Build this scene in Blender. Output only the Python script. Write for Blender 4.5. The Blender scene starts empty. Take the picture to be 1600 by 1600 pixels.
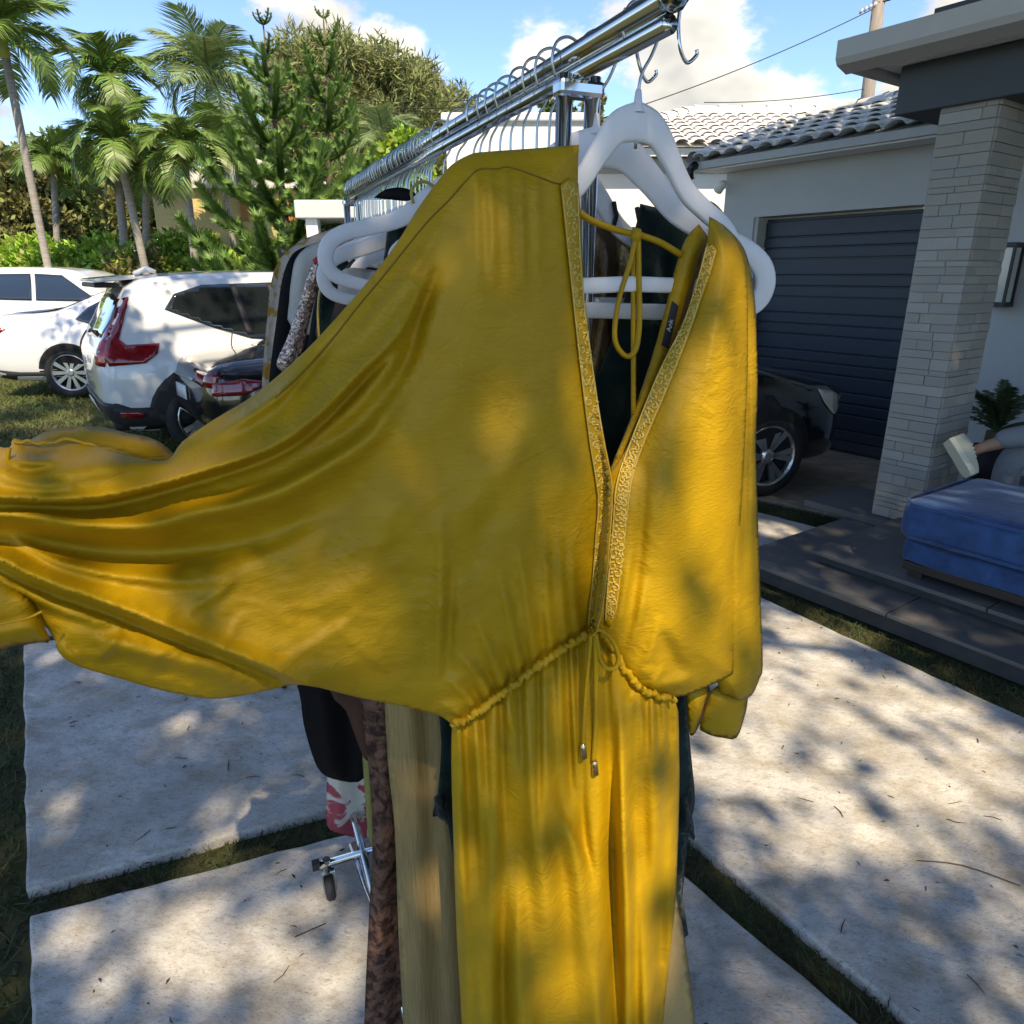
import bpy, bmesh, math, random
import numpy as np
from mathutils import Vector, Matrix
from mathutils.geometry import delaunay_2d_cdt
from mathutils.bvhtree import BVHTree
random.seed(7); RNG = np.random.default_rng(7)
SC = bpy.context.scene; COL = SC.collection
R = math.radians
# ---------------------------------------------------------------- camera, world, sun, exposure
EYE = 1.62; FOC = 1100.0; PITCH = math.atan(370/1100.0)
CP, SP = math.cos(PITCH), math.sin(PITCH)
cam = bpy.data.objects.new('camera', bpy.data.cameras.new('camera')); COL.objects.link(cam)
cam.location = (0, 0, EYE); cam.rotation_euler = (math.pi/2 - PITCH, 0, 0)
cam.data.sensor_width = 36; cam.data.lens = 36*FOC/1600; cam.data.clip_start = .02; cam.data.clip_end = 3000
SC.camera = cam
SUN = Vector((.24, -.95, 1.16)).normalized()
w = bpy.data.worlds.new('World'); SC.world = w; w.use_nodes = True
def build_world():
    nt = w.node_tree; N = nt.nodes; L = nt.links
    for n in list(N): N.remove(n)
    out = N.new('ShaderNodeOutputWorld'); bg = N.new('ShaderNodeBackground'); L.new(bg.outputs[0], out.inputs[0])
    bg.inputs[1].default_value = .15
    sky = N.new('ShaderNodeTexSky'); sky.sky_type = 'NISHITA'; sky.sun_disc = False
    sky.sun_elevation = math.asin(SUN.z); sky.sun_rotation = math.atan2(SUN.x, SUN.y)
    sky.altitude = 800; sky.air_density = 1.0; sky.dust_density = .2; sky.ozone_density = 2.2
    tc = N.new('ShaderNodeTexCoord')
    def math_(op, a, b=None, c=None, clamp=False):
        n = N.new('ShaderNodeMath'); n.operation = op; n.use_clamp = clamp
        for i, v in enumerate((a, b, c)):
            if v is None: continue
            if isinstance(v, (int, float)): n.inputs[i].default_value = v
            else: L.new(v, n.inputs[i])
        return n.outputs[0]
    mp = N.new('ShaderNodeMapping'); mp.inputs['Scale'].default_value = (1, 1, 1.7); L.new(tc.outputs['Generated'], mp.inputs[0])
    def noise(scale, det, rough, off):
        m2 = N.new('ShaderNodeMapping'); m2.inputs['Location'].default_value = off; L.new(mp.outputs[0], m2.inputs[0])
        n = N.new('ShaderNodeTexNoise'); n.inputs['Scale'].default_value = scale; n.inputs['Detail'].default_value = det
        n.inputs['Roughness'].default_value = rough; L.new(m2.outputs[0], n.inputs['Vector']); return n.outputs['Fac']
    w.cycles.sampling_method = "MANUAL"; w.cycles.sample_map_resolution = 256
    fb = noise(5.5, 6, .62, (3.1, 1.7, .4))
    dens = math_('MULTIPLY', math_('SUBTRACT', fb, .45), 2.9)
    def ray(px, py):
        x = (px-800)/FOC; y = (800-py)/FOC
        return Vector((x, CP+y*SP, -SP+y*CP)).normalized()
    for px, py, rad, amp in ((20, 190, 7, .5), (470, 60, 3.2, .5), (560, 85, 3.0, .42), (630, 120, 2.6, .42), (760, 130, 4, .2), (1000, 110, 5.5, .5), (1150, 120, 5.5, .5), (880, 60, 3, .3),
                             (1290, 170, 3.5, .4), (1580, 50, 5, .6), (1470, 75, 3, .4), (250, 30, 8, -.4), (760, 0, 9, -.45), (1330, 30, 4.5, -.5), (1250, 10, 4, -.3), (120, 60, 4, -.3)):
        c = ray(px, py)
        d = N.new('ShaderNodeVectorMath'); d.operation = 'DOT_PRODUCT'; L.new(tc.outputs['Generated'], d.inputs[0]); d.inputs[1].default_value = c
        mr = N.new('ShaderNodeMapRange'); mr.interpolation_type = 'SMOOTHSTEP'
        mr.inputs['From Min'].default_value = math.cos(R(rad*1.7)); mr.inputs['From Max'].default_value = math.cos(R(rad*.35))
        mr.inputs['To Min'].default_value = 0; mr.inputs['To Max'].default_value = amp
        L.new(d.outputs['Value'], mr.inputs[0]); dens = math_('ADD', dens, mr.outputs[0])
    ms = N.new('ShaderNodeMapRange'); ms.interpolation_type = 'SMOOTHSTEP'; L.new(dens, ms.inputs[0])
    ms.inputs['From Min'].default_value = .22; ms.inputs['From Max'].default_value = .62
    # cloud shading: thick parts go faintly grey
    fb2 = noise(7.0, 3, .55, (3.1, 1.7, .47))
    sh = N.new('ShaderNodeMapRange'); L.new(fb2, sh.inputs[0]); sh.inputs['From Min'].default_value = .35; sh.inputs['From Max'].default_value = .62
    cr = N.new('ShaderNodeMix'); cr.data_type = 'RGBA'; L.new(sh.outputs[0], cr.inputs[0])
    cr.inputs[6].default_value = (1.9, 2.2, 2.65, 1); cr.inputs[7].default_value = (3.5, 3.8, 4.25, 1)
    sk = N.new('ShaderNodeMix'); sk.data_type = 'RGBA'; sk.blend_type = 'MULTIPLY'; sk.inputs[0].default_value = 1
    L.new(sky.outputs[0], sk.inputs[6]); sk.inputs[7].default_value = (.54, .72, 1.0, 1)
    mx = N.new('ShaderNodeMix'); mx.data_type = 'RGBA'; L.new(ms.outputs[0], mx.inputs[0]); L.new(sk.outputs[2], mx.inputs[6]); L.new(cr.outputs[2], mx.inputs[7])
    L.new(mx.outputs[2], bg.inputs[0])
build_world()
sun = bpy.data.objects.new('sun', bpy.data.lights.new('sun', 'SUN')); COL.objects.link(sun)
sun.data.energy = 3.0; sun.data.angle = R(.6); sun.data.color = (1, .94, .84)
sun.rotation_euler = SUN.to_track_quat('Z', 'Y').to_euler(); sun.location = (0, -4, 12)
SC.view_settings.view_transform = 'Standard'; SC.view_settings.look = 'None'; SC.view_settings.gamma = 1
SC.view_settings.exposure = 1.2
SC.view_settings.use_white_balance = True; SC.view_settings.white_balance_temperature = 8800; SC.view_settings.white_balance_tint = 10
SC.cycles.max_bounces = 5; SC.cycles.diffuse_bounces = 3; SC.cycles.glossy_bounces = 3; SC.cycles.transparent_max_bounces = 12
# ---------------------------------------------------------------- helpers
def ray(px, py):
    x = (px-800)/FOC; y = (800-py)/FOC
    return Vector((x, CP+y*SP, -SP+y*CP))
def at_z(px, py, z):
    d = ray(px, py); return Vector((0, 0, EYE)) + d*((z-EYE)/d.z)
def at_y(px, py, Y):
    d = ray(px, py); return Vector((0, 0, EYE)) + d*(Y/d.y)
def tag(o, label=None, cat=None, group=None, kind=None):
    if label: o['label'] = label
    if cat: o['category'] = cat
    if group: o['group'] = group
    if kind: o['kind'] = kind
    return o
def empty(name, loc=(0, 0, 0), rz=0, label=None, cat=None, group=None):
    o = bpy.data.objects.new(name, None); COL.objects.link(o); o.location = loc; o.rotation_euler = (0, 0, rz); o.empty_display_size = .1
    return tag(o, label, cat, group)
def link(name, me, mat, parent=None):
    o = bpy.data.objects.new(name, me); COL.objects.link(o)
    if mat and not me.materials: me.materials.append(mat)
    if parent: o.parent = parent
    return o
def copy_tree(o, parent=None):
    c = o.copy(); COL.objects.link(c); c.parent = parent
    for ch in list(o.children): copy_tree(ch, c)
    return c
class MB:
    def __init__(s): s.v = []; s.f = []
    def add(s, vs, fs):
        b = len(s.v); s.v += [tuple(v) for v in vs]; s.f += [tuple(i+b for i in f) for f in fs]; return s
    def box(s, c, d, rz=0, m=None):
        x, y, z = d[0]/2, d[1]/2, d[2]/2
        vs = [Vector((sx*x, sy*y, sz*z)) for sx in (-1, 1) for sy in (-1, 1) for sz in (-1, 1)]
        M = m or Matrix.Rotation(rz, 3, 'Z')
        return s.add([M @ v + Vector(c) for v in vs], [(0, 1, 3, 2), (4, 6, 7, 5), (0, 4, 5, 1), (2, 3, 7, 6), (0, 2, 6, 4), (1, 5, 7, 3)])
    def tube(s, path, r, n=8, caps=True, flat=1.0, up=None, closed=False):
        P = [Vector(p) for p in path]; k = len(P)
        rr = r if isinstance(r, (list, tuple)) else [r]*k
        ref = Vector(up) if up else None; rings = []; prev = None
        for i in range(k):
            if closed: t = (P[(i+1) % k]-P[i-1])
            else: t = P[min(i+1, k-1)]-P[max(i-1, 0)]
            t = t.normalized() if t.length > 1e-9 else Vector((0, 0, 1))
            if prev is None:
                a = ref if ref else (Vector((0, 0, 1)) if abs(t.z) < .9 else Vector((1, 0, 0)))
                x = t.cross(a).normalized()
            else:
                x = prev - t*prev.dot(t); x = x.normalized() if x.length > 1e-6 else t.orthogonal().normalized()
            prev = x; y = t.cross(x)
            rings.append([P[i] + x*(rr[i]*math.cos(2*math.pi*j/n)) + y*(rr[i]*flat*math.sin(2*math.pi*j/n)) for j in range(n)])
        vs = [v for ri in rings for v in ri]; fs = []
        for i in range(k if closed else k-1):
            for j in range(n):
                a = i*n+j; b = i*n+(j+1) % n; i2 = ((i+1) % k)*n
                fs.append((a, b, i2+(j+1) % n, i2+j))
        if caps and not closed: fs.append(tuple(reversed(range(n)))); fs.append(tuple(range((k-1)*n, k*n)))
        return s.add(vs, fs)
    def prism(s, poly, h, M=Matrix.Identity(4)):
        n = len(poly); vs = [M @ Vector((p[0], p[1], 0)) for p in poly] + [M @ Vector((p[0], p[1], h)) for p in poly]
        return s.add(vs, [tuple(reversed(range(n))), tuple(range(n, 2*n))] + [(i, (i+1) % n, n+(i+1) % n, n+i) for i in range(n)])
    def lathe(s, prof, n=24, M=Matrix.Identity(4), caps=False):
        vs = []; fs = []; k = len(prof)
        for i in range(n):
            a = 2*math.pi*i/n
            for r_, z in prof: vs.append(M @ Vector((r_*math.cos(a), r_*math.sin(a), z)))
        for i in range(n):
            for j in range(k-1): fs.append((i*k+j, ((i+1) % n)*k+j, ((i+1) % n)*k+j+1, i*k+j+1))
        if caps: fs.append(tuple(i*k+k-1 for i in range(n))); fs.append(tuple(reversed([i*k for i in range(n)])))
        return s.add(vs, fs)
    def mesh(s, name, smooth=False):
        me = bpy.data.meshes.new(name); me.from_pydata(s.v, [], s.f); me.update()
        if smooth: me.polygons.foreach_set('use_smooth', [True]*len(me.polygons))
        return me
    def build(s, name, mat, parent=None, smooth=False, bevel=0, seg=2, sub=0, angle=None):
        o = link(name, s.mesh(name, smooth), mat, parent)
        if bevel:
            b = o.modifiers.new('b', 'BEVEL'); b.width = bevel; b.segments = seg; b.limit_method = 'ANGLE'; b.angle_limit = R(angle or 35)
        if sub:
            m = o.modifiers.new('s', 'SUBSURF'); m.levels = sub; m.render_levels = sub
        return o
def np_mesh(name, V, Fc, mat, parent=None, smooth=False):
    me = bpy.data.meshes.new(name); V = np.asarray(V, np.float32); Fc = np.asarray(Fc, np.int32); k = Fc.shape[1]
    me.vertices.add(len(V)); me.vertices.foreach_set('co', V.ravel())
    me.loops.add(Fc.size); me.loops.foreach_set('vertex_index', Fc.ravel())
    me.polygons.add(len(Fc)); me.polygons.foreach_set('loop_start', np.arange(0, Fc.size, k, dtype=np.int32))
    me.polygons.foreach_set('loop_total', np.full(len(Fc), k, np.int32))
    if smooth: me.polygons.foreach_set('use_smooth', np.ones(len(Fc), bool))
    me.update(); me.validate()
    return link(name, me, mat, parent)
MATS = {}
def mat(name, col, rough=.6, metal=0, var=0, vscale=8, bump=0, bscale=60, spec=.5, stretch=None, col2=None, coat=0, sheen=0, trans=0, island=0, coords='Object', detail=5, thr=None, aniso=0):
    if name in MATS: return MATS[name]
    m = bpy.data.materials.new(name); m.use_nodes = True; MATS[name] = m
    nt = m.node_tree; N = nt.nodes; L = nt.links; b = N['Principled BSDF']; out = N['Material Output']
    b.inputs['Base Color'].default_value = (*col, 1); b.inputs['Roughness'].default_value = rough; b.inputs['Metallic'].default_value = metal
    b.inputs['Specular IOR Level'].default_value = spec; b.inputs['Coat Weight'].default_value = coat; b.inputs['Coat Roughness'].default_value = .05
    b.inputs['Sheen Weight'].default_value = sheen
    tc = N.new('ShaderNodeTexCoord'); mp = N.new('ShaderNodeMapping'); L.new(tc.outputs[coords], mp.inputs[0])
    if stretch: mp.inputs['Scale'].default_value = stretch
    csock = None
    if var or col2:
        n = N.new('ShaderNodeTexNoise'); n.inputs['Scale'].default_value = vscale; n.inputs['Detail'].default_value = detail; n.inputs['Roughness'].default_value = .6
        L.new(mp.outputs[0], n.inputs['Vector'])
        mr = N.new('ShaderNodeMapRange'); L.new(n.outputs['Fac'], mr.inputs[0]); lo, hi = thr or (.3, .7)
        mr.inputs['From Min'].default_value = lo; mr.inputs['From Max'].default_value = hi
        mx = N.new('ShaderNodeMix'); mx.data_type = 'RGBA'; L.new(mr.outputs[0], mx.inputs[0])
        c2 = col2 or tuple(c*(1-var) for c in col)
        mx.inputs[6].default_value = (*c2, 1); mx.inputs[7].default_value = (*col, 1); csock = mx.outputs[2]
    if island:
        g = N.new('ShaderNodeNewGeometry'); hs = N.new('ShaderNodeHueSaturation')
        a = N.new('ShaderNodeMapRange'); a.inputs['To Min'].default_value = 1-island; a.inputs['To Max'].default_value = 1+island
        L.new(g.outputs['Random Per Island'], a.inputs[0]); L.new(a.outputs[0], hs.inputs['Value'])
        a2 = N.new('ShaderNodeMapRange'); a2.inputs['To Min'].default_value = .5-.03*island*2; a2.inputs['To Max'].default_value = .5+.03*island*2
        L.new(g.outputs['Random Per Island'], a2.inputs[0]); L.new(a2.outputs[0], hs.inputs['Hue'])
        if csock: L.new(csock, hs.inputs['Color'])
        else: hs.inputs['Color'].default_value = (*col, 1)
        csock = hs.outputs[0]
    if csock: L.new(csock, b.inputs['Base Color'])
    if bump:
        n = N.new('ShaderNodeTexNoise'); n.inputs['Scale'].default_value = bscale; n.inputs['Detail'].default_value = 4; L.new(mp.outputs[0], n.inputs['Vector'])
        bp = N.new('ShaderNodeBump'); bp.inputs['Strength'].default_value = 1; bp.inputs['Distance'].default_value = bump; L.new(n.outputs['Fac'], bp.inputs['Height']); L.new(bp.outputs[0], b.inputs['Normal'])
    if trans:
        t = N.new('ShaderNodeBsdfTranslucent'); mxs = N.new('ShaderNodeMixShader'); mxs.inputs[0].default_value = trans
        if csock: L.new(csock, t.inputs[0])
        else: t.inputs[0].default_value = (*col, 1)
        L.new(b.outputs[0], mxs.inputs[1]); L.new(t.outputs[0], mxs.inputs[2]); L.new(mxs.outputs[0], out.inputs[0])
    return m
def smooth_path(pts, n=8):
    """Catmull-Rom through the points."""
    P = [np.array(p, float) for p in pts]; out = []
    for i in range(len(P)-1):
        p0 = P[max(i-1, 0)]; p1 = P[i]; p2 = P[i+1]; p3 = P[min(i+2, len(P)-1)]
        for k in range(n):
            t = k/n
            out.append(.5*((2*p1)+(-p0+p2)*t+(2*p0-5*p1+4*p2-p3)*t*t+(-p0+3*p1-3*p2+p3)*t**3))
    out.append(P[-1]); return out
def fill_poly(poly, step, jitter=.0):
    """Constrained Delaunay fill of a 2D polygon with an inner grid; returns points and triangles."""
    pts = []
    n = len(poly)
    for i in range(n):
        a = np.array(poly[i], float); b = np.array(poly[(i+1) % n], float); k = max(1, int(round(np.linalg.norm(b-a)/step)))
        for j in range(k): pts.append(a+(b-a)*j/k)
    B = np.array(pts); m = len(B)
    x0, y0 = B.min(0); x1, y1 = B.max(0)
    gx, gy = np.meshgrid(np.arange(x0+step*.5, x1, step), np.arange(y0+step*.5, y1, step)); gx[1::2] += step*.5
    G = np.stack([gx.ravel(), gy.ravel()], 1)
    if jitter: G += RNG.uniform(-jitter, jitter, G.shape)*step
    ins = np.zeros(len(G), bool); dmin = np.full(len(G), 1e9)
    for i in range(m):
        a = B[i]; b = B[(i+1) % m]
        c = ((a[1] > G[:, 1]) != (b[1] > G[:, 1]))
        with np.errstate(divide='ignore', invalid='ignore'):
            xi = (b[0]-a[0])*(G[:, 1]-a[1])/(b[1]-a[1])+a[0]
        ins ^= c & (G[:, 0] < xi)
        ab = b-a; t = np.clip(((G-a)@ab)/max(ab@ab, 1e-12), 0, 1); dmin = np.minimum(dmin, np.linalg.norm(G-a-t[:, None]*ab, axis=1))
    G = G[ins & (dmin > step*.55)]
    allp = np.vstack([B, G]); ed = [(i, (i+1) % m) for i in range(m)]
    r = delaunay_2d_cdt([Vector(p) for p in allp], ed, [list(range(m))], 1, 1e-7)
    V = np.array([tuple(v) for v in r[0]]); T = [tuple(f) for f in r[2]]
    return V, T, m
def text_mesh(txt, size, m, parent, M, name='lettering', ext=.0004):
    cu = bpy.data.curves.new('tmp', 'FONT'); cu.body = txt; cu.size = size; cu.align_x = 'CENTER'; cu.align_y = 'CENTER'; cu.extrude = ext; cu.resolution_u = 3
    to = bpy.data.objects.new('tmp', cu); COL.objects.link(to); dg = bpy.context.evaluated_depsgraph_get(); me = bpy.data.meshes.new_from_object(to.evaluated_get(dg)); bpy.data.objects.remove(to); bpy.data.curves.remove(cu)
    me.transform(M); o = link(name, me, m, parent); return o
# ---------------------------------------------------------------- ground, pads, joints
def concrete(name, base, stain, dark):
    if name in MATS: return MATS[name]
    m = bpy.data.materials.new(name); m.use_nodes = True; MATS[name] = m
    N = m.node_tree.nodes; L = m.node_tree.links; b = N['Principled BSDF']; b.inputs['Roughness'].default_value = .85; b.inputs['Specular IOR Level'].default_value = .25
    tc = N.new('ShaderNodeTexCoord')
    def noise(sc, det, stretch=(1, 1, 1), rough=.6):
        mp = N.new('ShaderNodeMapping'); mp.inputs['Scale'].default_value = stretch; mp.inputs['Rotation'].default_value = (0, 0, .6); L.new(tc.outputs['Object'], mp.inputs[0])
        n = N.new('ShaderNodeTexNoise'); n.inputs['Scale'].default_value = sc; n.inputs['Detail'].default_value = det; n.inputs['Roughness'].default_value = rough; L.new(mp.outputs[0], n.inputs['Vector']); return n.outputs['Fac']
    def ramp(s, lo, hi, a=0, b_=1):
        r = N.new('ShaderNodeMapRange'); L.new(s, r.inputs[0]); r.inputs['From Min'].default_value = lo; r.inputs['From Max'].default_value = hi; r.inputs['To Min'].default_value = a; r.inputs['To Max'].default_value = b_; return r.outputs[0]
    def mix(f, a, b_, blend='MIX'):
        x = N.new('ShaderNodeMix'); x.data_type = 'RGBA'; x.blend_type = blend; L.new(f, x.inputs[0])
        for i, v in ((6, a), (7, b_)):
            if isinstance(v, tuple): x.inputs[i].default_value = (*v, 1)
            else: L.new(v, x.inputs[i])
        return x.outputs[2]
    c = mix(ramp(noise(3.2, 8, (1, 1.6, 1)), .35, .68), base, tuple(x*.70 for x in base))
    c = mix(ramp(noise(6.0, 10, (1, 1.4, 1), .72), .44, .64, 0, .9), c, stain)
    c = mix(ramp(noise(1.3, 7, (1, 1.2, 1), .65), .50, .72, 0, .6), c, tuple(x*1.1 for x in stain))
    c = mix(ramp(noise(30, 10, (1, 2.0, 1), .75), .51, .66, 0, .65), c, tuple(x*.7 for x in stain))
    c = mix(ramp(noise(95, 6, (1, 2.6, 1), .7), .57, .66, 0, .8), c, dark)
    L.new(c, b.inputs['Base Color'])
    bp = N.new('ShaderNodeBump'); bp.inputs['Distance'].default_value = .004; bp.inputs['Strength'].default_value = .8; L.new(noise(60, 8, (1, 1.5, 1), .7), bp.inputs['Height']); L.new(bp.outputs[0], b.inputs['Normal'])
    return m
M_pad = concrete('pad_concrete', (.66, .65, .62), (.36, .32, .26), (.09, .07, .05))
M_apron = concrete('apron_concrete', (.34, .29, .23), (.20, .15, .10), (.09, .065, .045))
M_soil = mat('lawn_soil', (.055, .075, .02), .95, col2=(.075, .062, .03), vscale=3, bump=.01, bscale=40)
M_turf = mat('joint_turf', (.035, .05, .02), .95, col2=(.045, .036, .022), vscale=9, bump=.01, bscale=90)
g = MB().add([(-400, -60, -.035), (400, -60, -.035), (400, 900, -.035), (-400, 900, -.035)], [(0, 1, 2, 3)]).build('lawn_ground', M_soil); tag(g, kind='structure')
def pad(name, poly, m, h=.09, top=0.0):
    # a slab with an uneven edge
    pts = []
    n = len(poly)
    for i in range(n):
        a = Vector(poly[i]); b = Vector(poly[(i+1) % n]); k = max(1, int((b-a).length/.07)); nrm = Vector((-(b-a).y, (b-a).x)).normalized()
        for j in range(k): pts.append(a+(b-a)*j/k + nrm*(random.uniform(-.004, .004) if j else 0))
    o = MB().prism([tuple(p) for p in pts], h, Matrix.Translation((0, 0, top-h))).build(name, m, bevel=.008, angle=50)
    return tag(o, kind='structure')
pad('concrete_pad_near_left', [(-1.04, 1.06), (-1.29, 1.439), (-.563, 1.709), (.30, 2.02), (.487, 1.579), (.796, 1.15), (2.4, -1.4), (.6, -1.4)], M_pad)
pad('concrete_pad_far_left', [(-1.353, 1.521), (-2.26, 2.89), (-.52, 3.62), (.18, 2.14), (-.594, 1.831)], M_pad, top=.001)
pad('concrete_pad_back_left', [(-2.33, 2.99), (-3.1, 4.15), (-1.35, 4.9), (-.57, 3.74)], M_pad, top=.002)
pad('concrete_pad_right', [(.92, 1.15), (.554, 1.709), (-.9, 3.94), (-1.6, 5.3), (.58, 6.13), (1.778, 4.816), (2.168, 4.389), (1.98, 4.16), (1.40, 4.02), (1.08, 3.80), (1.318, 3.407), (1.982, 2.33), (4.1, -1.2), (2.5, -1.2)], M_pad)
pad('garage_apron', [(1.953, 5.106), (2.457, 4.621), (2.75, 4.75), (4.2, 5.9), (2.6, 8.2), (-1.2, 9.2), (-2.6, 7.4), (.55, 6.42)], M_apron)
def blades(name, polys, dens, h, colr, parent=None, wd=.004, lean=.5, z=-.033):
    """Grass blades over polygons, one uncountable mass."""
    V = []; 
    for poly in polys:
        P = np.array(poly); x0, y0 = P.min(0); x1, y1 = P.max(0); n = int((x1-x0)*(y1-y0)*dens)
        G = np.stack([RNG.uniform(x0, x1, n), RNG.uniform(y0, y1, n)], 1); ins = np.zeros(n, bool)
        for i in range(len(P)):
            a = P[i]; b = P[(i+1) % len(P)]; c = ((a[1] > G[:, 1]) != (b[1] > G[:, 1]))
            ins ^= c & (G[:, 0] < (b[0]-a[0])*(G[:, 1]-a[1])/(b[1]-a[1]+1e-12)+a[0])
        V.append(G[ins])
    G = np.vstack(V); n = len(G); an = RNG.uniform(0, 2*np.pi, n); hh = RNG.uniform(.5, 1.2, n)*h; le = RNG.normal(0, lean, (n, 2))*hh[:, None]
    dx = np.cos(an)*wd; dy = np.sin(an)*wd; Z = np.full(n, z)
    A = np.stack([G[:, 0]-dx, G[:, 1]-dy, Z], 1); B = np.stack([G[:, 0]+dx, G[:, 1]+dy, Z], 1); T = np.stack([G[:, 0]+le[:, 0], G[:, 1]+le[:, 1], Z+hh], 1)
    VV = np.stack([A, B, T], 1).reshape(-1, 3); FF = np.arange(3*n).reshape(-1, 3)
    return np_mesh(name, VV, FF, colr, parent)
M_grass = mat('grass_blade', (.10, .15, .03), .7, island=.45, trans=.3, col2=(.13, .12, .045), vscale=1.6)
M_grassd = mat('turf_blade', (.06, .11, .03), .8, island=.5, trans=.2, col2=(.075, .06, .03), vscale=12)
tag(blades('joint_grass', [[(-1.36, 1.53), (-.594, 1.835), (.18, 2.14), (.3, 2.02), (-.56, 1.705), (-1.29, 1.435)],
    [(.8, 1.14), (.483, 1.583), (.3, 2.02), (.18, 2.14), (-.5, 3.6), (-.57, 3.75), (-1.3, 4.8), (-1.05, 4.2), (-.9, 3.94), (.554, 1.709), (.925, 1.145), (2.4, -1.2), (2.2, -1.2)],
    [(1.318, 3.407), (1.378, 3.588), (1.25, 3.8), (1.08, 3.8)], [(1.982, 2.33), (2.13, 2.53), (1.378, 3.6), (1.318, 3.40)], [(1.778, 4.816), (2.168, 4.389), (2.457, 4.621), (1.953, 5.106), (.55, 6.42), (.58, 6.13)]],
    9000, .026, M_grassd, wd=.0026, lean=.8), 'dark clipped turf growing in the joints between the concrete pads', 'grass', kind='stuff')
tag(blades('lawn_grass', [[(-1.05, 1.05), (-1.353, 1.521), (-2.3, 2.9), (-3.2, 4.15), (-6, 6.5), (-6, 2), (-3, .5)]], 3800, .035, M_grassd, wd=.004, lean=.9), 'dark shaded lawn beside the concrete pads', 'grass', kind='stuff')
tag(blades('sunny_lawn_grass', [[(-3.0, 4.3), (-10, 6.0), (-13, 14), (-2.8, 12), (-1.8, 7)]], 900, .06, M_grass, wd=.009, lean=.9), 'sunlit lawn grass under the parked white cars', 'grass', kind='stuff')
# fallen twigs and leaf bits on the pads
def litter():
    mb = MB()
    for i in range(230):
        if i < 120: x, y = random.uniform(.6, 2.3), random.uniform(1.15, 3.6)
        else: x, y = random.uniform(-2.2, .4), random.uniform(.9, 2.9)
        if x > 1.318+(3.407-y)*.617 or (x < -1.0-(y-1.1)*.66): continue
        l = random.choice((.008, .012, .016, .02, .03, .05)); a = random.uniform(0, 6.3); c = random.uniform(-.3, .3)
        d = Vector((math.cos(a), math.sin(a), 0)); e = Vector((-d.y, d.x, 0)); p = Vector((x, y, .003))
        mb.tube([p, p+d*l*.5+e*l*c*.5, p+d*l+e*l*c*.2], [.0013, .0016, .0008], n=4)
    for i in range(70):
        x, y = random.uniform(-1.6, 2.2), random.uniform(1.1, 3.4); a = random.uniform(0, 6.3); l = random.uniform(.006, .013)
        M = Matrix.Translation((x, y, .004)) @ Matrix.Rotation(a, 4, 'Z') @ Matrix.Rotation(random.uniform(-.5, .5), 4, 'X')
        mb.add([M @ Vector(v) for v in ((-l, 0, 0), (0, -l*.4, .002), (l, 0, 0), (0, l*.4, .002))], [(0, 1, 2, 3)])
    for p in ([(1.18, 1.62, .004), (1.30, 1.60, .006), (1.42, 1.53, .004)], [(1.55, 1.52, .004), (1.66, 1.44, .01), (1.74, 1.42, .004)], [(-.56, 1.37, .004), (-.49, 1.41, .004)], [(-.2, 1.17, .004), (-.11, 1.17, .004)]):
        mb.tube(smooth_path(p, 4), .0018, n=5)
    tag(mb.build('fallen_twigs', mat('twig', (.07, .05, .035), .9, island=.5)), 'scattered dry twigs and leaf bits on the concrete', 'twigs', kind='stuff')
litter()
# ---------------------------------------------------------------- the house with its garage and porch
HO = Vector((1.378, 3.588, 0)); HRZ = R(-55)
def hloc(x, y, z=0): return HO + Matrix.Rotation(HRZ, 3, 'Z') @ Vector((x, y, z))
M_slate = mat('slate_tile', (.085, .088, .092), .5, col2=(.14, .135, .125), vscale=2.5, bump=.002, bscale=30, spec=.4)
M_slate_e = mat('slate_edge', (.05, .05, .05), .7, var=.4, vscale=12)
M_stucco = mat('grey_stucco', (.47, .48, .47), .9, var=.08, vscale=2, bump=.0015, bscale=220)
M_stuccow = mat('white_stucco', (.80, .81, .80), .9, var=.05, vscale=2, bump=.0015, bscale=200)
M_navy = mat('navy_door', (.022, .034, .052), .45, var=.15, vscale=4, bump=.0006, bscale=120)
M_fascia = mat('fascia_paint', (.50, .48, .45), .6, var=.07, vscale=3)
M_beam = mat('charcoal_beam', (.055, .065, .072), .6, var=.12, vscale=3)
M_stone = mat('ledger_stone', (.46, .44, .40), .85, var=.22, vscale=14, bump=.004, bscale=70, stretch=(1, 1, 3))
M_black = mat('black_metal', (.012, .012, .013), .4, var=.2)
M_tile = mat('barrel_tile', (.62, .62, .60), .85, col2=(.48, .48, .46), vscale=9, bump=.003, bscale=60)
M_tilew = mat('white_tile', (.82, .81, .79), .85, col2=(.66, .63, .60), vscale=6, bump=.003, bscale=60)
M_glass = mat('dark_glass', (.015, .018, .02), .06, spec=.8)
step1 = empty('porch_step', hloc(0, 0), HRZ, 'low dark slate step running along the grass strip', 'step')
MB().box((2.9, 1.55, .04), (6.2, 3.06, .08)).build('riser', M_slate_e, step1)
k = 0
for i in range(7):
    for j in range(2):
        MB().box((.25+i*.9, .44+j*.9, .09), (.894, .894, .02)).build('slab', M_slate, step1, bevel=.003)
step2 = empty('porch_platform', hloc(0, 0), HRZ, 'raised dark slate porch platform carrying the blue bench', 'platform')
MB().box((3.1, 3.0-.93, .125), (5.96, 3.5, .058)).build('riser', M_slate_e, step2)
for i in range(6):
    for j in range(3):
        MB().box((.56+i*.9, .71+j*.9, .165), (.894, .894, .022)).build('slab', M_slate, step2, bevel=.003)
slab3 = empty('column_plinth', hloc(.05, 1.45), HRZ, 'thin dark slate plinth slab under the stone column', 'plinth')
MB().box((-.1, 0, .125), (.9, .62, .045)).build('slab', M_slate, slab3, bevel=.004)
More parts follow.
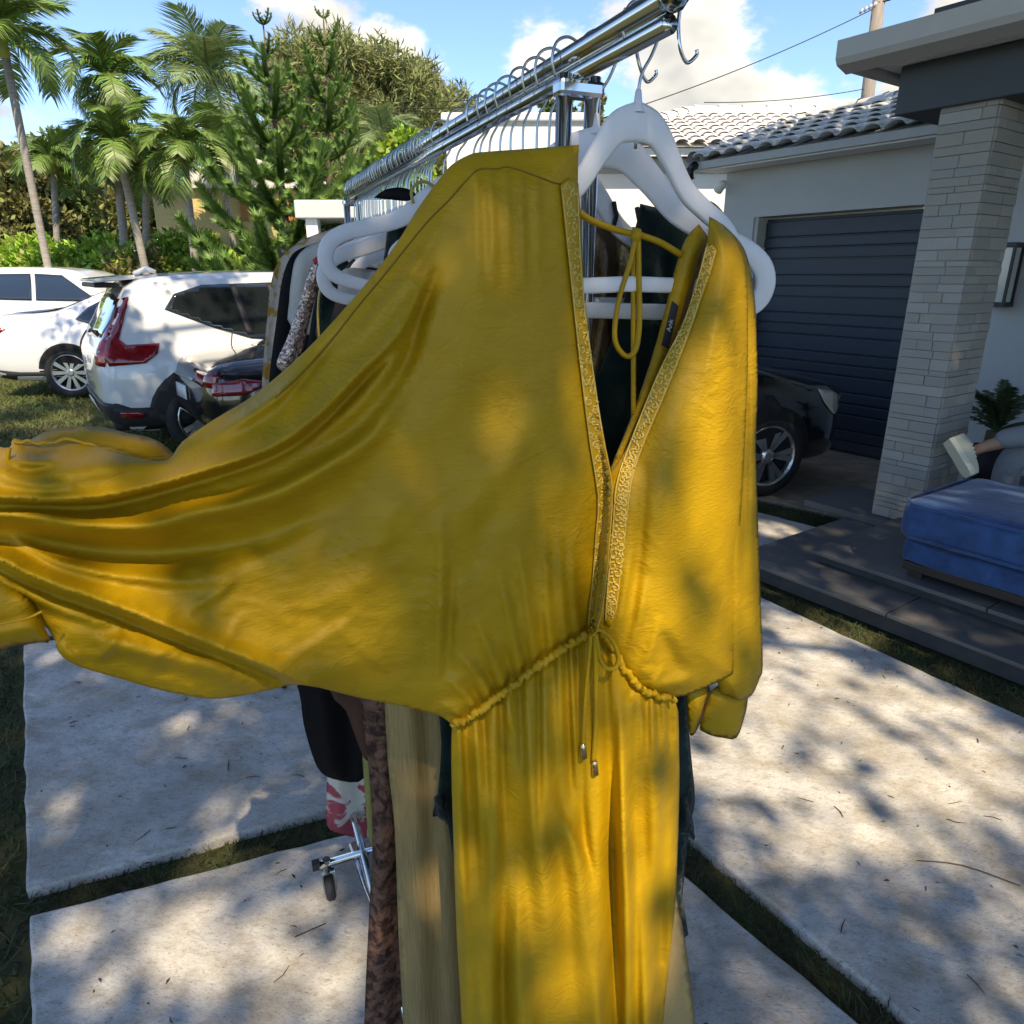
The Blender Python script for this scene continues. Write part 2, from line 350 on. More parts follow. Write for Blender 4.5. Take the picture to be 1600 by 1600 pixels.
house = empty('garage_house', hloc(0, 3.2), HRZ, 'grey stucco house wing with navy garage door and white barrel tile roof', 'house')
def hb(name, lo, hi, m, par=house, bevel=0, off=(0, 3.2)):
    c = [(a+b)/2 for a, b in zip(lo, hi)]; c[1] -= off[1]; c[0] -= off[0]
    return MB().box(c, [b-a for a, b in zip(lo, hi)]).build(name, m, par, bevel=bevel)
GY = 3.06
hb('wall', (-3.0, GY, -.03), (-2.62, GY+.25, 2.62), M_stucco)
hb('wall', (-2.62, GY, 2.16), (-.62, GY+.25, 2.62), M_stucco)
hb('wall', (-.62, GY, -.03), (5.5, GY+.25, 2.62), M_stucco)
hb('end_wall', (-3.0, GY+.25, -.03), (-2.8, GY+3.6, 2.62), M_stucco)
gd = hb('garage_door', (-2.58, GY+.17, 0), (-.63, GY+.2, 2.14), M_navy)
# ribbed door sections: every rib row stands proud
z = .02; rows = []
while z < 2.12:
    for dz in (.10, .10, .15): rows.append((z, dz)); z += dz
for z0, dz in rows:
    if z0+dz > 2.15: break
    o = MB().box((-1.605, GY+.16-3.2-.0, z0+dz/2), (1.94, .03, dz-.012)).build('panel', M_navy, gd, bevel=.006)
for zz in (.36, .72, 1.06, 1.42, 1.77): MB().box((-1.605, GY+.165-3.2, zz), (1.945, .018, .012)).build('seam', M_black, gd)
hb('door_jamb', (-2.62, GY+.02, 0), (-2.58, GY+.2, 2.16), M_stucco)
hb('soffit', (-3.12, 2.78, 2.60), (5.5, GY-.01, 2.63), M_stuccow)
hb('gutter_board', (-3.12, 2.74, 2.615), (5.5, 2.775, 2.68), M_stucco)
rf = MB().add([(-3.14, 2.76-3.2, 2.68), (5.5, 2.76-3.2, 2.68), (5.5, 1.62, 3.32), (-3.14, 1.62, 3.32), (-3.14, 4.1, 2.68), (5.5, 4.1, 2.68),
               (-3.14, 2.76-3.2, 2.64), (5.5, 2.76-3.2, 2.64), (5.5, 4.1, 2.64), (-3.14, 4.1, 2.64)],
              [(0, 1, 2, 3), (3, 2, 5, 4), (6, 0, 3, 4, 9), (1, 7, 8, 5, 2), (6, 9, 8, 7), (0, 6, 7, 1), (4, 5, 8, 9)]).build('roof', M_tile, house)
def tile_mesh(wd, ln, hgt, n=7):
    mb = MB(); vs = []; fs = []
    prof = []
    for i in range(n+1):
        a = math.pi*i/n; prof.append((-wd*.36*math.cos(a)-wd*.12, hgt*math.sin(a)))
    prof += [(wd*.32, -.006), (wd*.5, .004)]
    k = len(prof)
    for y, s in ((0, 1.0), (ln, .86)):
        for x, z in prof: vs.append((x*s, y, z*s+(.022 if y == 0 else 0)))
    for y, s in ((0, 1.0), (ln, .86)):
        for x, z in prof: vs.append((x*s, y, z*s+(.022 if y == 0 else 0)-.014))
    for i in range(k-1):
        fs += [(i, i+1, k+i+1, k+i), (2*k+i, 3*k+i, 3*k+i+1, 2*k+i+1), (i, 2*k+i, 2*k+i+1, i+1), (k+i, k+i+1, 3*k+i+1, 3*k+i)]
    fs += [(0, k, 3*k, 2*k), (k-1, 3*k-1, 4*k-1, 2*k-1)]
    mb.add(vs, fs); return mb.mesh('tile', True)
tm = tile_mesh(.195, .40, .036)
tm.materials.append(M_tile)
sl = math.atan2(3.32-2.68, 2.06)
for r_ in range(6):
    for c_ in range(26):
        u = r_*.355
        o = link('tile', tm, None, rf)
        o.location = (-3.05+c_*.195+random.uniform(-.006, .006), (2.70-3.2)+u*math.cos(sl), 2.695+u*math.sin(sl)+.008); o.rotation_euler = (sl-.02+random.uniform(-.02, .02), 0, random.uniform(-.02, .02))
rt = MB()
for i in range(9): rt.lathe([(.085, 0), (.1, .40)], 10, Matrix.Translation((-3.14+.40*i, 1.62, 3.33)) @ Matrix.Rotation(math.pi/2, 4, 'Y'))
rt.build('ridge_cap', M_tile, rf, True)
rk = MB()
for i in range(6):
    y0 = 2.72-3.2+i*.36*math.cos(sl); z0 = 2.70+i*.36*math.sin(sl)
    rk.lathe([(.085, 0), (.07, .40)], 10, Matrix.Translation((-3.15, y0, z0)) @ Matrix.Rotation(-math.pi/2+sl, 4, 'X'))
rk.build('rake_tile', M_tile, rf, True)
MB().tube([(-3.14, 2.74-3.2, 2.655), (-3.14, 2.66-3.2, 2.60), (-3.14, 2.68-3.2, 2.52)], .045, n=8).build('gutter_outlet', M_black, house, True)
MB().tube([(-2.98, GY-3.25, 2.50), (-2.98, GY-3.3, 2.47), (-2.98, GY-3.34, 2.42)], [.03, .05, .045], n=10).build('flood_light', M_stuccow, house, True)
# stone column
colm = empty('stone_column', hloc(.08, 1.43), HRZ, 'square ledger stone column holding up the porch roof', 'column')
cw, cd = .29, .40; cx0, cy0 = -cw/2, -cd/2
MB().box((0, 0, 1.33), (cw-.012, cd-.012, 2.36)).build('core', mat('mortar', (.36, .35, .33), .95), colm)
def stone_mesh():
    b = bmesh.new(); bmesh.ops.create_cube(b, size=1); bmesh.ops.bevel(b, geom=b.edges[:], offset=.03, segments=1, affect='EDGES', profile=.5)
    me = bpy.data.meshes.new('stone'); b.to_mesh(me); b.free(); me.materials.append(M_stone); return me
STM = stone_mesh(); z = .15; row = 0
stone_mats = [mat('ledger_stone_%s' % n, c, .85, var=.25, vscale=14, bump=.004, bscale=70, stretch=(1, 1, 3)) for n, c in (('pale', (.54, .52, .47)), ('grey', (.46, .445, .41)), ('warm', (.50, .46, .40)))]
while z < 2.47:
    h = random.choice((.032, .046, .058, .066)); row += 1
    for face in (0, 1):
        ln = cw if face == 0 else cd; x = 0; lead = .02
        while x < ln-.02:
            l = random.uniform(.07, .26)
            if ln-x-l < .06: l = ln-x
            o = link('stone', STM, None, colm); th = .03; pr = random.uniform(-.003, .003)
            if face == 0: o.location = (cx0+x+l/2, cy0+th/2-pr-.01, z+h/2); o.scale = (l-.003, th, h-.003)
            else: o.location = (-cx0-th/2+pr+.01, cy0+x+l/2, z+h/2); o.scale = (th, l-.003, h-.003)
            o.data = STM; o.material_slots[0].link = 'OBJECT'; o.material_slots[0].material = random.choice(stone_mats)
            x += l
    z += h
# back faces of the column get their own flat veneer
MB().box((0, -cy0+.004, 1.31), (cw, .012, 2.32)).build('veneer', M_stone, colm)
MB().box((cx0-.004, 0, 1.31), (.012, cd-.02, 2.32)).build('veneer', M_stone, colm)
porch = empty('porch_roof', hloc(.1, 1.4), HRZ, 'flat porch roof with grey fascia over a charcoal beam', 'roof')
def pb(name, lo, hi, m, bevel=.004): return hb(name, lo, hi, m, porch, bevel, (.1, 1.4))
pb('beam', (-.30, 1.18, 2.48), (5.0, 1.70, 2.72), M_beam)
pb('beam', (-.30, 1.70, 2.48), (-.05, 3.04, 2.72), M_beam)
pb('ceiling', (-.05, 1.70, 2.60), (5.0, 3.04, 2.66), M_beam)
pb('roof_slab', (-.40, .98, 2.726), (5.0, 3.9, 2.80), M_stuccow)
fs_ = MB(); prof = [(0, 0), (.10, .03), (.12, .06), (.12, .15), (.0, .15)]
fs_.prism([(p[0], p[1]) for p in prof], 5.42, Matrix.Translation((-.52-.1, 1.0-1.4, 2.70)) @ Matrix(((0, 0, 1, 0), (-1, 0, 0, 0), (0, 1, 0, 0), (0, 0, 0, 1))))
fs_.build('fascia_gutter', M_fascia, porch)
fs2 = MB().box((-.56, .6, 2.77), (.10, 2.0, .13)).build('fascia_gutter', M_fascia, porch, bevel=.01)
MB().box((2.6, .35, 2.90), (5.6, 1.4, .05)).build('roof_edge', M_beam, porch, bevel=.004)
# lantern on the wall
lan = empty('wall_lantern', hloc(-.27, 3.05, 1.62), HRZ, 'black box wall lantern beside the stone column', 'lantern')
MB().box((0, -.012, 0), (.12, .022, .44)).build('back_plate', M_black, lan)
fr = MB()
for sx in (-1, 1):
    for sy in (0, 1): fr.box((sx*.07, -.04-sy*.14, 0), (.018, .018, .44))
for zz in (-.21, .21): fr.box((0, -.11, zz), (.16, .165, .03))
fr.build('frame', M_black, lan)
MB().box((0, -.11, 0), (.125, .13, .38)).build('glass', mat('lantern_glass', (.5, .52, .5), .08, spec=.8), lan)
# ---------------------------------------------------------------- the white neighbour house
NY = 11.0
nb0 = at_y(700, 330, NY); ev = at_y(1100, 228, NY).z
nh = empty('white_neighbour_house', (2.0, NY+2, 0), 0, 'white house with pale barrel tile hip roof behind the garage', 'house')
def nbx(name, lo, hi, m, bevel=0):
    c = [(a+b)/2 for a, b in zip(lo, hi)]; c[0] -= 2.0; c[1] -= NY+2
    return MB().box(c, [b-a for a, b in zip(lo, hi)]).build(name, m, nh, bevel=bevel)
x0 = at_y(885, 300, NY).x; xl = at_y(702, 260, NY).x; xr = 9.5
nbx('wall', (x0+.3, NY+.3, -.03), (xr, NY+6, ev-.30), M_stuccow)
nbx('wall', (xl, NY-.4, -.03), (x0+.3, NY+5, at_y(760, 190, NY-.4).z), M_stuccow)
nbx('parapet_cap', (xl-.06, NY-.46, at_y(760, 190, NY-.4).z), (x0+.36, NY+5.06, at_y(760, 190, NY-.4).z+.10), M_stuccow, .02)
nbx('eave_band', (x0+.301, NY+.27, ev-.32), (xr, NY+.4, ev-.12), mat('sage_band', (.33, .37, .36), .8))  # sage band along the wall top, below the eave
nbx('fascia', (x0+.31, NY-.02, ev-.13), (xr+.3, NY+.05, ev-.03), M_stuccow)
nbx('soffit', (x0+.32, NY+.05, ev-.06), (xr+.3, NY+.5, ev-.035), M_stuccow)
wn = nbx('window', (x0+.9, NY+.27, 1.2), (x0+2.1, NY+.36, 2.3), M_glass); 
# hip roof
rx0, rx1, ry0, ry1 = x0+.05-2, xr+.3-2, -2.1, 4.4; rz0 = ev-.02; rh = at_y(1100, 180, NY+2.8).z
hipd = 2.9
nrf = MB().add([(rx0, ry0, rz0), (rx1, ry0, rz0), (rx1, ry1, rz0), (rx0, ry1, rz0), (rx0+hipd*.8, ry0+hipd, rh), (rx1-hipd, ry0+hipd, rh)],
               [(0, 1, 5, 4), (1, 2, 5), (2, 3, 4, 5), (3, 0, 4), (0, 3, 2, 1)]).build('roof', M_tilew, nh)
tm2 = tile_mesh(.24, .38, .045, 5); tm2.materials.append(M_tilew)
s2 = math.atan2(rh-rz0, hipd); ln = math.hypot(rh-rz0, hipd); nt_ = 0
for r_ in range(int((ln-.36)/.33)+1):
    u = r_*.33; f = u/ln; xs = rx0+hipd*.8*f+.12
    while xs < rx1-hipd*f-.1 and xs < rx0+7.0 and nt_ < 290:
        o = link('tile', tm2, None, nrf); o.location = (xs, ry0-.03+u*math.cos(s2), rz0+.03+u*math.sin(s2)); o.rotation_euler = (s2-.02, 0, random.uniform(-.03, .03)); xs += .24; nt_ += 1
def capline(a, b, r0, par, m):
    a, b = Vector(a), Vector(b); n = int((b-a).length/.38); mb = MB(); q = (b-a).to_track_quat('Z', 'Y').to_matrix().to_4x4()
    for i in range(n): mb.lathe([(r0*1.1, 0), (r0*.9, .43)], 8, Matrix.Translation(a+(b-a)*i/n+Vector((0, 0, .03))) @ q)
    return mb.build('ridge_cap', m, par, True)
capline((rx0, ry0, rz0), (rx0+hipd*.8, ry0+hipd, rh), .12, nrf, M_tilew)
capline((rx0+hipd*.8, ry0+hipd, rh), (rx1-hipd, ry0+hipd, rh), .12, nrf, M_tilew)
# ---------------------------------------------------------------- yellow house and grey carport far left
yh = empty('yellow_house', (at_y(400, 330, 21).x, 22, 0), 0, 'pale yellow house with white trim behind the Norfolk pines', 'house')
M_yel = mat('yellow_stucco', (.68, .50, .22), .9, var=.08)
MB().box((-.3, 1, 1.9), (5, 4, 3.9)).build('wall', M_yel, yh)
MB().prism([(-2.9, 3.85), (2.5, 3.85), (-.2, 4.7)], 4.3, Matrix.Translation((0, 3.1, 0)) @ Matrix.Rotation(math.pi/2, 4, 'X')).build('roof', M_tilew, yh)
MB().box((.9, -1.03, 3.3), (2.6, .06, .5)).build('trim', mat('terracotta_trim', (.45, .18, .06), .8), yh)
wd_ = MB().box((.5, -1.02, 1.9), (1.0, .06, 1.2)).build('window', M_glass, yh)
MB().box((.5, -1.06, 1.25), (1.2, .1, .08)).build('sill', M_stuccow, wd_)
CY = 13.0
cpx0 = at_y(459, 320, CY).x; zt = at_y(500, 312, CY).z; zb = at_y(500, 341, CY).z
cp = empty('carport', (cpx0, CY, 0), 0, 'flat roofed grey carport with deep fascia behind the clothes rack', 'carport')
MB().box((2.6, 2.5, (zt+zb)/2), (5.2, 5.0, zt-zb)).build('roof_slab', mat('pale_grey_paint', (.52, .55, .56), .7, var=.05), cp, bevel=.02)
MB().box((2.75, 4.6, zb/2), (4.9, .2, zb)).build('back_wall', M_stucco, cp)
MB().box((5.0, 2.5, zb/2), (.2, 4, zb)).build('side_wall', M_stucco, cp)
for sx in (.25, 2.6): MB().box((sx, .2, zb/2), (.2, .2, zb)).build('post', M_stuccow, cp)
sh = empty('storage_shelf', (cpx0+1.2, CY+4.0, 0), 0, 'dark storage shelf with white boxes under the carport', 'shelf')
for zz in (.5, 1.2, 1.9): MB().box((0, 0, zz), (2.2, .4, .05)).build('board', M_black, sh)
for sx in (-1.08, 1.08): MB().box((sx, 0, 1.1), (.05, .4, 2.2)).build('upright', M_black, sh)
for i, (x, c) in enumerate(((-.8, (.75, .75, .78)), (-.35, (.05, .06, .08)), (.1, (.6, .62, .65)), (.55, (.04, .04, .05)))):
    b = MB().box((cpx0+1.2+x, CY+4.0, 1.925+.16), (.28, .3, .32)).build('storage_box', mat('box_paint_%d' % i, c, .7), None, bevel=.01)
    tag(b, ('white box beside the shelf upright', 'black box between the two pale boxes', 'light grey box between the two dark boxes', 'black box alone past the grey one')[i] + ' on the carport shelf', 'box', 'boxes on the carport shelf')
# ---------------------------------------------------------------- utility pole and its wires
UY = 22.0
pt = at_y(1378, -40, UY); pbm = at_y(1352, 170, UY)
ux = (pt.x+pbm.x)/2
up = empty('utility_pole', (pbm.x, UY, 0), 0, 'weathered wooden utility pole rising behind the porch roof', 'utility pole')
MB().tube([(0, 0, -.03), (.05, 0, 5), (pt.x-pbm.x, 0, pt.z)], [.20, .18, .15], n=12).build('pole', mat('pole_wood', (.30, .26, .22), .9, var=.35, vscale=6, stretch=(4, 4, .4)), up, True)
zi = at_y(1352, 12, UY).z
ins = MB()
for i in range(4): ins.lathe([(.02, 0), (.07, .02), (.07, .06), (.02, .08)], 10, Matrix.Translation((-.15-.11*i, -.1, zi+.02-.05*i)) @ Matrix.Rotation(-1.1, 4, 'Y'))
ins.build('insulator', mat('insulator_grey', (.45, .47, .5), .3), up, True)
MB().tube([(.2, -.12, zi+.15), (-.1, -.12, zi+.08)], .03, 6).build('bracket', M_black, up)
MB().tube([(.1, -.2, pbm.z-.1), (.3, -.3, pbm.z+.3), (.45, -.3, pbm.z+.35)], .02, 5).build('bracket', M_black, up)
M_wire = mat('wire', (.03, .03, .032), .6)
def wire(a, b, sag, r, label, n=14):
    a, b = Vector(a), Vector(b)
    p = [a.lerp(b, i/n) - Vector((0, 0, sag*4*(i/n)*(1-i/n))) for i in range(n+1)]
    return tag(MB().tube(p, r, 4).build('power_line', M_wire), label, 'power line', 'power lines')
wire((pbm.x-.1, UY, zi), at_y(940, 185, 20), .15, .012, 'thin power line from the pole insulator down to the white house')
wire((pbm.x, UY, pbm.z+.5), at_y(1100, 160, 20), .1, .010, 'low service wire from the pole across the cloud')
wire((pbm.x, UY, pbm.z+.4), at_y(1305, 185, 21), .02, .010, 'short steep service wire from the pole to the garage roof')
for i, yy in enumerate((148, 158, 166)):
    wire(at_y(400, yy-8, 30), at_y(745, yy+8, 30), .2, .014, ('topmost', 'middle', 'lowest')[i]+' of three wires crossing in front of the feathery tree')
# ---------------------------------------------------------------- parked cars
M_wpaint = mat('white_car_paint', (.66, .68, .69), .28, coat=1.0, spec=.5, var=.02, vscale=3)
M_bpaint = mat('black_car_paint', (.006, .007, .009), .15, coat=1.0, spec=.6)
M_clad = mat('black_cladding', (.022, .022, .024), .6, spec=.35)
M_cglass = mat('car_glass', (.012, .016, .018), .03, spec=1.0, coat=.6)
M_tail = mat('tail_lamp_red', (.34, .008, .014), .12, coat=1.0, var=.55, vscale=26, stretch=(1, 1, 3))
M_tyre = mat('tyre_rubber', (.018, .018, .019), .75, var=.3, vscale=30)
M_alloy = mat('alloy_wheel', (.62, .61, .60), .28, .9)
M_well = mat('wheel_well', (.006, .006, .006), .9)
M_lamp = mat('headlamp_lens', (.62, .55, .44), .12, coat=1.0)
M_plate = mat('plate_white', (.72, .74, .72), .4)
M_plateg = mat('plate_green', (.12, .36, .16), .5)
def curve(pts, xs):
    P = np.array(smooth_path(pts, 8)); o = np.argsort(P[:, 0]); return np.interp(xs, P[o, 0], P[o, 1])
def car(name, label, loc, th, paint, L, W, top, belt, roofw, bot, plan, wheels, rw, spokes=10, decals=(), rear_decals=(), front_decals=(), extra=None, group='parked cars', round_=.06):
    e = empty(name, (loc[0], loc[1], 0), th, label, 'car', group)
    xs = np.concatenate([[0, .02, .05, .09], np.linspace(.14, L-.14, 46), [L-.09, L-.05, L-.02, L]])
    T = curve(top, xs); Bl = np.minimum(curve(belt, xs), T-.03); Wp = curve(plan, xs)*W; Rw = np.minimum(curve(roofw, xs)*W, Wp*.93); Bt = curve(bot, xs)
    NS = 26; rings = []
    for i, x in enumerate(xs):
        zb, zt, zl, w_, r_ = Bt[i], T[i], Bl[i], Wp[i], Rw[i]; g_ = max(zt-zl, .03)
        half = [(0, zb), (.55*w_, zb), (.86*w_, zb+.01), (.965*w_, zb+.10), (w_*.995, zb+.26), (w_, (zb+zl)/2+.12), (w_*.985, zl-.10), (w_*.955, zl), (r_+(w_*.94-r_)*.52, zl+g_*.50), (r_+.02, zt-min(.05, g_*.22)), (r_*.72, zt-min(.012, g_*.1)), (0, zt+.008)]
        P = np.array(smooth_path(half, 4)); d = np.concatenate([[0], np.cumsum(np.linalg.norm(np.diff(P, axis=0), axis=1))]); u = np.linspace(0, d[-1], NS)
        rings.append(np.stack([np.full(NS, x), np.interp(u, d, P[:, 0]), np.interp(u, d, P[:, 1])], 1))
    V = []; nr = 2*NS-2
    for i, r_ in enumerate(rings):
        c = np.array([r_[0, 0], 0, (r_[0, 2]+r_[-1, 2])/2])
        f = 1.0
        de = min(xs[i], L-xs[i])
        if de < round_: f = .90+.10*math.sqrt(max(0, 1-(1-de/round_)**2))
        rr = c+(r_-c)*np.array([1, f, f]); ml = rr[1:-1][::-1]*np.array([1, -1, 1])
        V.append(np.vstack([rr, ml]))
    VV = np.vstack(V); FF = []
    for i in range(len(xs)-1):
        for j in range(nr):
            k = (j+1) % nr; FF.append((i*nr+j, i*nr+k, (i+1)*nr+k, (i+1)*nr+j))
    mb = MB().add(VV.tolist(), FF)
    # rounded ends: shrink twice then cap
    for base, sx in ((0, -1), ((len(xs)-1)*nr, 1)):
        ring = VV[base:base+nr]; c = ring.mean(0); prev = list(range(base, base+nr))
        for dx, f in ((.012, .80), (.02, .45)):
            q = c+(ring-c)*f; q[:, 0] = ring[0, 0]+sx*dx; st = len(mb.v); mb.v += [tuple(v) for v in q.tolist()]; cur = list(range(st, st+nr))
            for j in range(nr):
                k = (j+1) % nr; mb.f.append((prev[j], cur[j], cur[k], prev[k]) if sx > 0 else (prev[j], prev[k], cur[k], cur[j]))
            prev = cur
        mb.f.append(tuple(prev) if sx < 0 else tuple(reversed(prev)))
    body = mb.build('body', paint, e, True)
    b = bmesh.new(); b.from_mesh(body.data); bmesh.ops.recalc_face_normals(b, faces=b.faces); b.to_mesh(body.data)
    bv = BVHTree.FromBMesh(b); b.free()
    def decal(nm, poly, m, axis='y', sgn=-1, off=.006, step=.035, par=e, sm=True, thick=.006):
        pl = [tuple(p) for p in (smooth_path(list(poly)+[poly[0]], 3)[:-1] if sm else poly)]
        P, Tt, nb = fill_poly(pl, step); out = []; last = None
        for p in P:
            if axis == 'y': o = Vector((p[0], sgn*3, p[1])); d = Vector((0, -sgn, 0))
            else: o = Vector((-3 if sgn < 0 else L+3, p[0], p[1])); d = Vector((-sgn, 0, 0))
            h = bv.ray_cast(o, d)
            if h[0] is not None:
                nv = h[1] if h[1].dot(d) < 0 else -h[1]
                last = h[0] + (-d*.7+nv*.3).normalized()*off; out.append(last)
            else: out.append(None)
        good = [i for i, v in enumerate(out) if v is not None]
        if not good: return None
        for i, v in enumerate(out):
            if v is None:
                j = min(good, key=lambda q: (P[q][0]-P[i][0])**2+(P[q][1]-P[i][1])**2); v2 = out[j].copy()
                if axis == 'y': v2.x = P[i][0]; v2.z = P[i][1]
                else: v2.y = P[i][0]; v2.z = P[i][1]
                out[i] = v2
        fs = []
        for t in Tt:
            if len(set(t)) < 3: continue
            a, b_, c = (out[i] for i in t[:3]); n = (b_-a).cross(c-a)
            fs.append(t if n.dot(d) < 0 else t[::-1])
        ob = MB().add(out, fs).build(nm, m, par, True)
        so = ob.modifiers.new('t', 'SOLIDIFY'); so.thickness = thick; so.offset = -1
        return ob
    for nm, poly, m, *o in decals:
        kw = o[0] if o else {}
        for sg in (-1, 1):
            pob = decal(nm, poly, m, 'y', sg, **{k: v for k, v in kw.items() if k != 'par'})
    for nm, poly, m, *o in rear_decals: decal(nm, poly, m, 'x', -1, **(o[0] if o else {}))
    for nm, poly, m, *o in front_decals: decal(nm, poly, m, 'x', 1, **(o[0] if o else {}))
    for wx in wheels:
        for sg in (-1, 1):
            wy = float(np.interp(wx, xs, Wp)); c8 = [(wx+(rw+.055)*math.cos(a), rw+(rw+.055)*math.sin(a)) for a in np.linspace(-.35, math.pi+.35, 22)]
            decal('wheel_arch', c8+[(wx-(rw)*.9, .22), (wx+(rw)*.9, .22)], M_well, 'y', sg, off=.003, step=.06, sm=False)
            Mw = Matrix.Translation((wx, sg*(wy+.006), rw)) @ Matrix.Rotation(-sg*math.pi/2, 4, 'X')
            wl = MB().lathe([(.0, -.2), (rw*.66, -.2), (rw*.95, -.19), (rw, -.15), (rw, -.05), (rw*.96, -.012), (rw*.80, 0), (rw*.70, -.006), (rw*.66, -.03)], 36, Mw).build('wheel', M_tyre, e, True)
            rim = MB().lathe([(rw*.72, -.004), (rw*.70, .002), (rw*.655, -.012), (rw*.63, -.045)], 36, Mw)
            for k in range(spokes):
                a = 2*math.pi*k/spokes; a2 = .5*2*math.pi/spokes
                for da in ((-.16, .16) if spokes <= 7 else (0,)):
                    u = Vector((math.cos(a+da), math.sin(a+da), 0)); vv = Vector((-u.y, u.x, 0)); u0 = Vector((math.cos(a), math.sin(a), 0))
                    wdt = rw*(.085 if spokes > 7 else .075)
                    q = [u0*rw*.14-vv*wdt*.6, u0*rw*.14+vv*wdt*.6, u*rw*.67+vv*wdt, u*rw*.67-vv*wdt]
                    rim.add([Mw @ (p+Vector((0, 0, z_))) for z_ in (-.008, -.035) for p in q], [(0, 1, 2, 3), (7, 6, 5, 4), (0, 4, 5, 1), (1, 5, 6, 2), (2, 6, 7, 3), (3, 7, 4, 0)])
            rim.lathe([(0, .0), (rw*.10, .0), (rw*.17, -.012), (rw*.17, -.04)], 20, Mw)
            rim.build('rim', M_alloy, wl)
            MB().lathe([(0, -.06), (rw*.66, -.06)], 24, Mw).build('brake_disc', M_well, wl)
    return e, decal, body
# white compact SUV, rear three-quarter
XTH = R(35); wc = Vector((-2.86, 6.55)); fw = Vector((math.cos(XTH), math.sin(XTH))); lf = Vector((-fw.y, fw.x))
xo = wc - fw*.80 + lf*.93
s_top = [(0, .98), (.06, 1.08), (.16, 1.24), (.28, 1.45), (.36, 1.56), (.6, 1.62), (1.2, 1.655), (2.0, 1.655), (2.5, 1.60), (2.9, 1.38), (3.25, 1.13), (3.6, 1.08), (4.1, 1.0), (4.32, .88), (4.43, .74)]
xc, dc, bd = car('white_suv', 'white compact SUV with red boomerang tail lamps parked on the lawn', xo, XTH, M_wpaint, 4.43, .93, s_top,
    [(0, .93), (.5, .98), (3.2, .98), (3.6, .95), (4.43, .7)], [(0, .80), (.3, .70), (.8, .70), (2.2, .70), (2.8, .72), (3.3, .82), (4.43, .8)], [(0, .42), (.12, .30), (.5, .24), (3.9, .24), (4.43, .36)], [(0, .84), (.10, .90), (.35, .965), (.9, 1.0), (3.4, 1.0), (4.1, .93), (4.43, .76)], (.80, 3.50), .355, 5,
    decals=[('side_window', [(.60, 1.33), (.70, 1.46), (.95, 1.535), (1.58, 1.555), (2.25, 1.54), (2.68, 1.37), (3.02, 1.08), (2.8, 1.0), (1.6, 1.02), (1.30, 1.05), (.98, 1.16)], M_cglass, dict(off=.008, sm=False, thick=.004)),
            ('window_pillar', [(1.20, 1.53), (1.26, 1.535), (1.33, 1.09), (1.27, 1.10)], M_clad, dict(off=.014, sm=False, thick=.004)), ('window_pillar', [(1.55, 1.54), (1.64, 1.54), (1.66, 1.04), (1.57, 1.04)], M_clad, dict(off=.014, sm=False, thick=.004)),
            ('tail_lamp', [(.27, 1.42), (.335, 1.44), (.26, 1.25), (.195, 1.09), (.24, 1.04), (.50, 1.045), (.47, .96), (.36, .88), (.08, .865), (.05, .95), (.09, 1.06), (.17, 1.22)], M_tail, dict(off=.012, step=.025, sm=False)),
            ('cladding', [(.05, .50), (.35, .49), (.40, .42), (1.20, .40), (3.1, .40), (3.92, .42), (4.36, .46), (4.36, .24), (.05, .28)], M_clad, dict(off=.007, sm=False, step=.06)),
            ('arch_trim', [(.80+.485*math.cos(a), .36+.485*math.sin(a)) for a in np.linspace(-.15, math.pi+.15, 18)]+[(.36, .3), (1.24, .3)], M_clad, dict(off=.0055, sm=False, step=.06)),
            ('arch_trim', [(3.50+.485*math.cos(a), .36+.485*math.sin(a)) for a in np.linspace(-.15, math.pi+.15, 18)]+[(3.06, .3), (3.94, .3)], M_clad, dict(off=.0055, sm=False, step=.06)),
            ('door_handle', [(1.28, .935), (1.50, .945), (1.50, .915), (1.28, .905)], M_wpaint, dict(off=.03, thick=.03, step=.02)), ('fuel_door', [(.62, .96), (.84, .96), (.88, .86), (.80, .80), (.66, .82)], M_wpaint, dict(off=.008, step=.03)),
            ('reflector', [(.10, .46), (.27, .455), (.27, .40), (.12, .41)], M_tail, dict(off=.014, step=.03)),
            ('door_seam', [(1.16, 1.20), (1.17, 1.20), (1.11, 1.0), (1.20, .78), (1.36, .60), (1.355, .595), (1.19, .775), (1.10, 1.0)], M_clad, dict(off=.003, step=.03, sm=False, thick=.002)),
            ('door_seam', [(1.60, 1.04), (1.607, 1.04), (1.607, .42), (1.60, .42)], M_clad, dict(off=.003, step=.05, sm=False, thick=.002))],
    rear_decals=[('rear_window', [(-.62, 1.10), (.62, 1.10), (.56, 1.42), (-.56, 1.42)], M_cglass, dict(off=.012, step=.05)), ('rear_bumper', [(-.83, .54), (.83, .54), (.82, .26), (-.82, .26)], M_clad, dict(off=.012, step=.06)),
                 ('licence_plate', [(-.20, .50), (.20, .50), (.20, .38), (-.20, .38)], M_plate, dict(off=.03, step=.08, sm=False)), ('tail_lamp', [(-.80, .86), (-.80, 1.03), (-.72, 1.10), (-.62, 1.36), (-.57, 1.36), (-.66, 1.05), (-.66, .87)], M_tail, dict(off=.010, step=.03, sm=False)),
                 ('tail_lamp', [(.80, .86), (.80, 1.03), (.72, 1.10), (.62, 1.36), (.57, 1.36), (.66, 1.05), (.66, .87)], M_tail, dict(off=.010, step=.03, sm=False))])
sp = MB().prism([(-.60, .0), (.60, .0), (.56, .34), (-.56, .34)], .035, Matrix.Translation((.10, 0, 1.555)) @ Matrix.Rotation(-math.pi/2, 4, 'Z') @ Matrix.Rotation(.10, 4, 'X'))
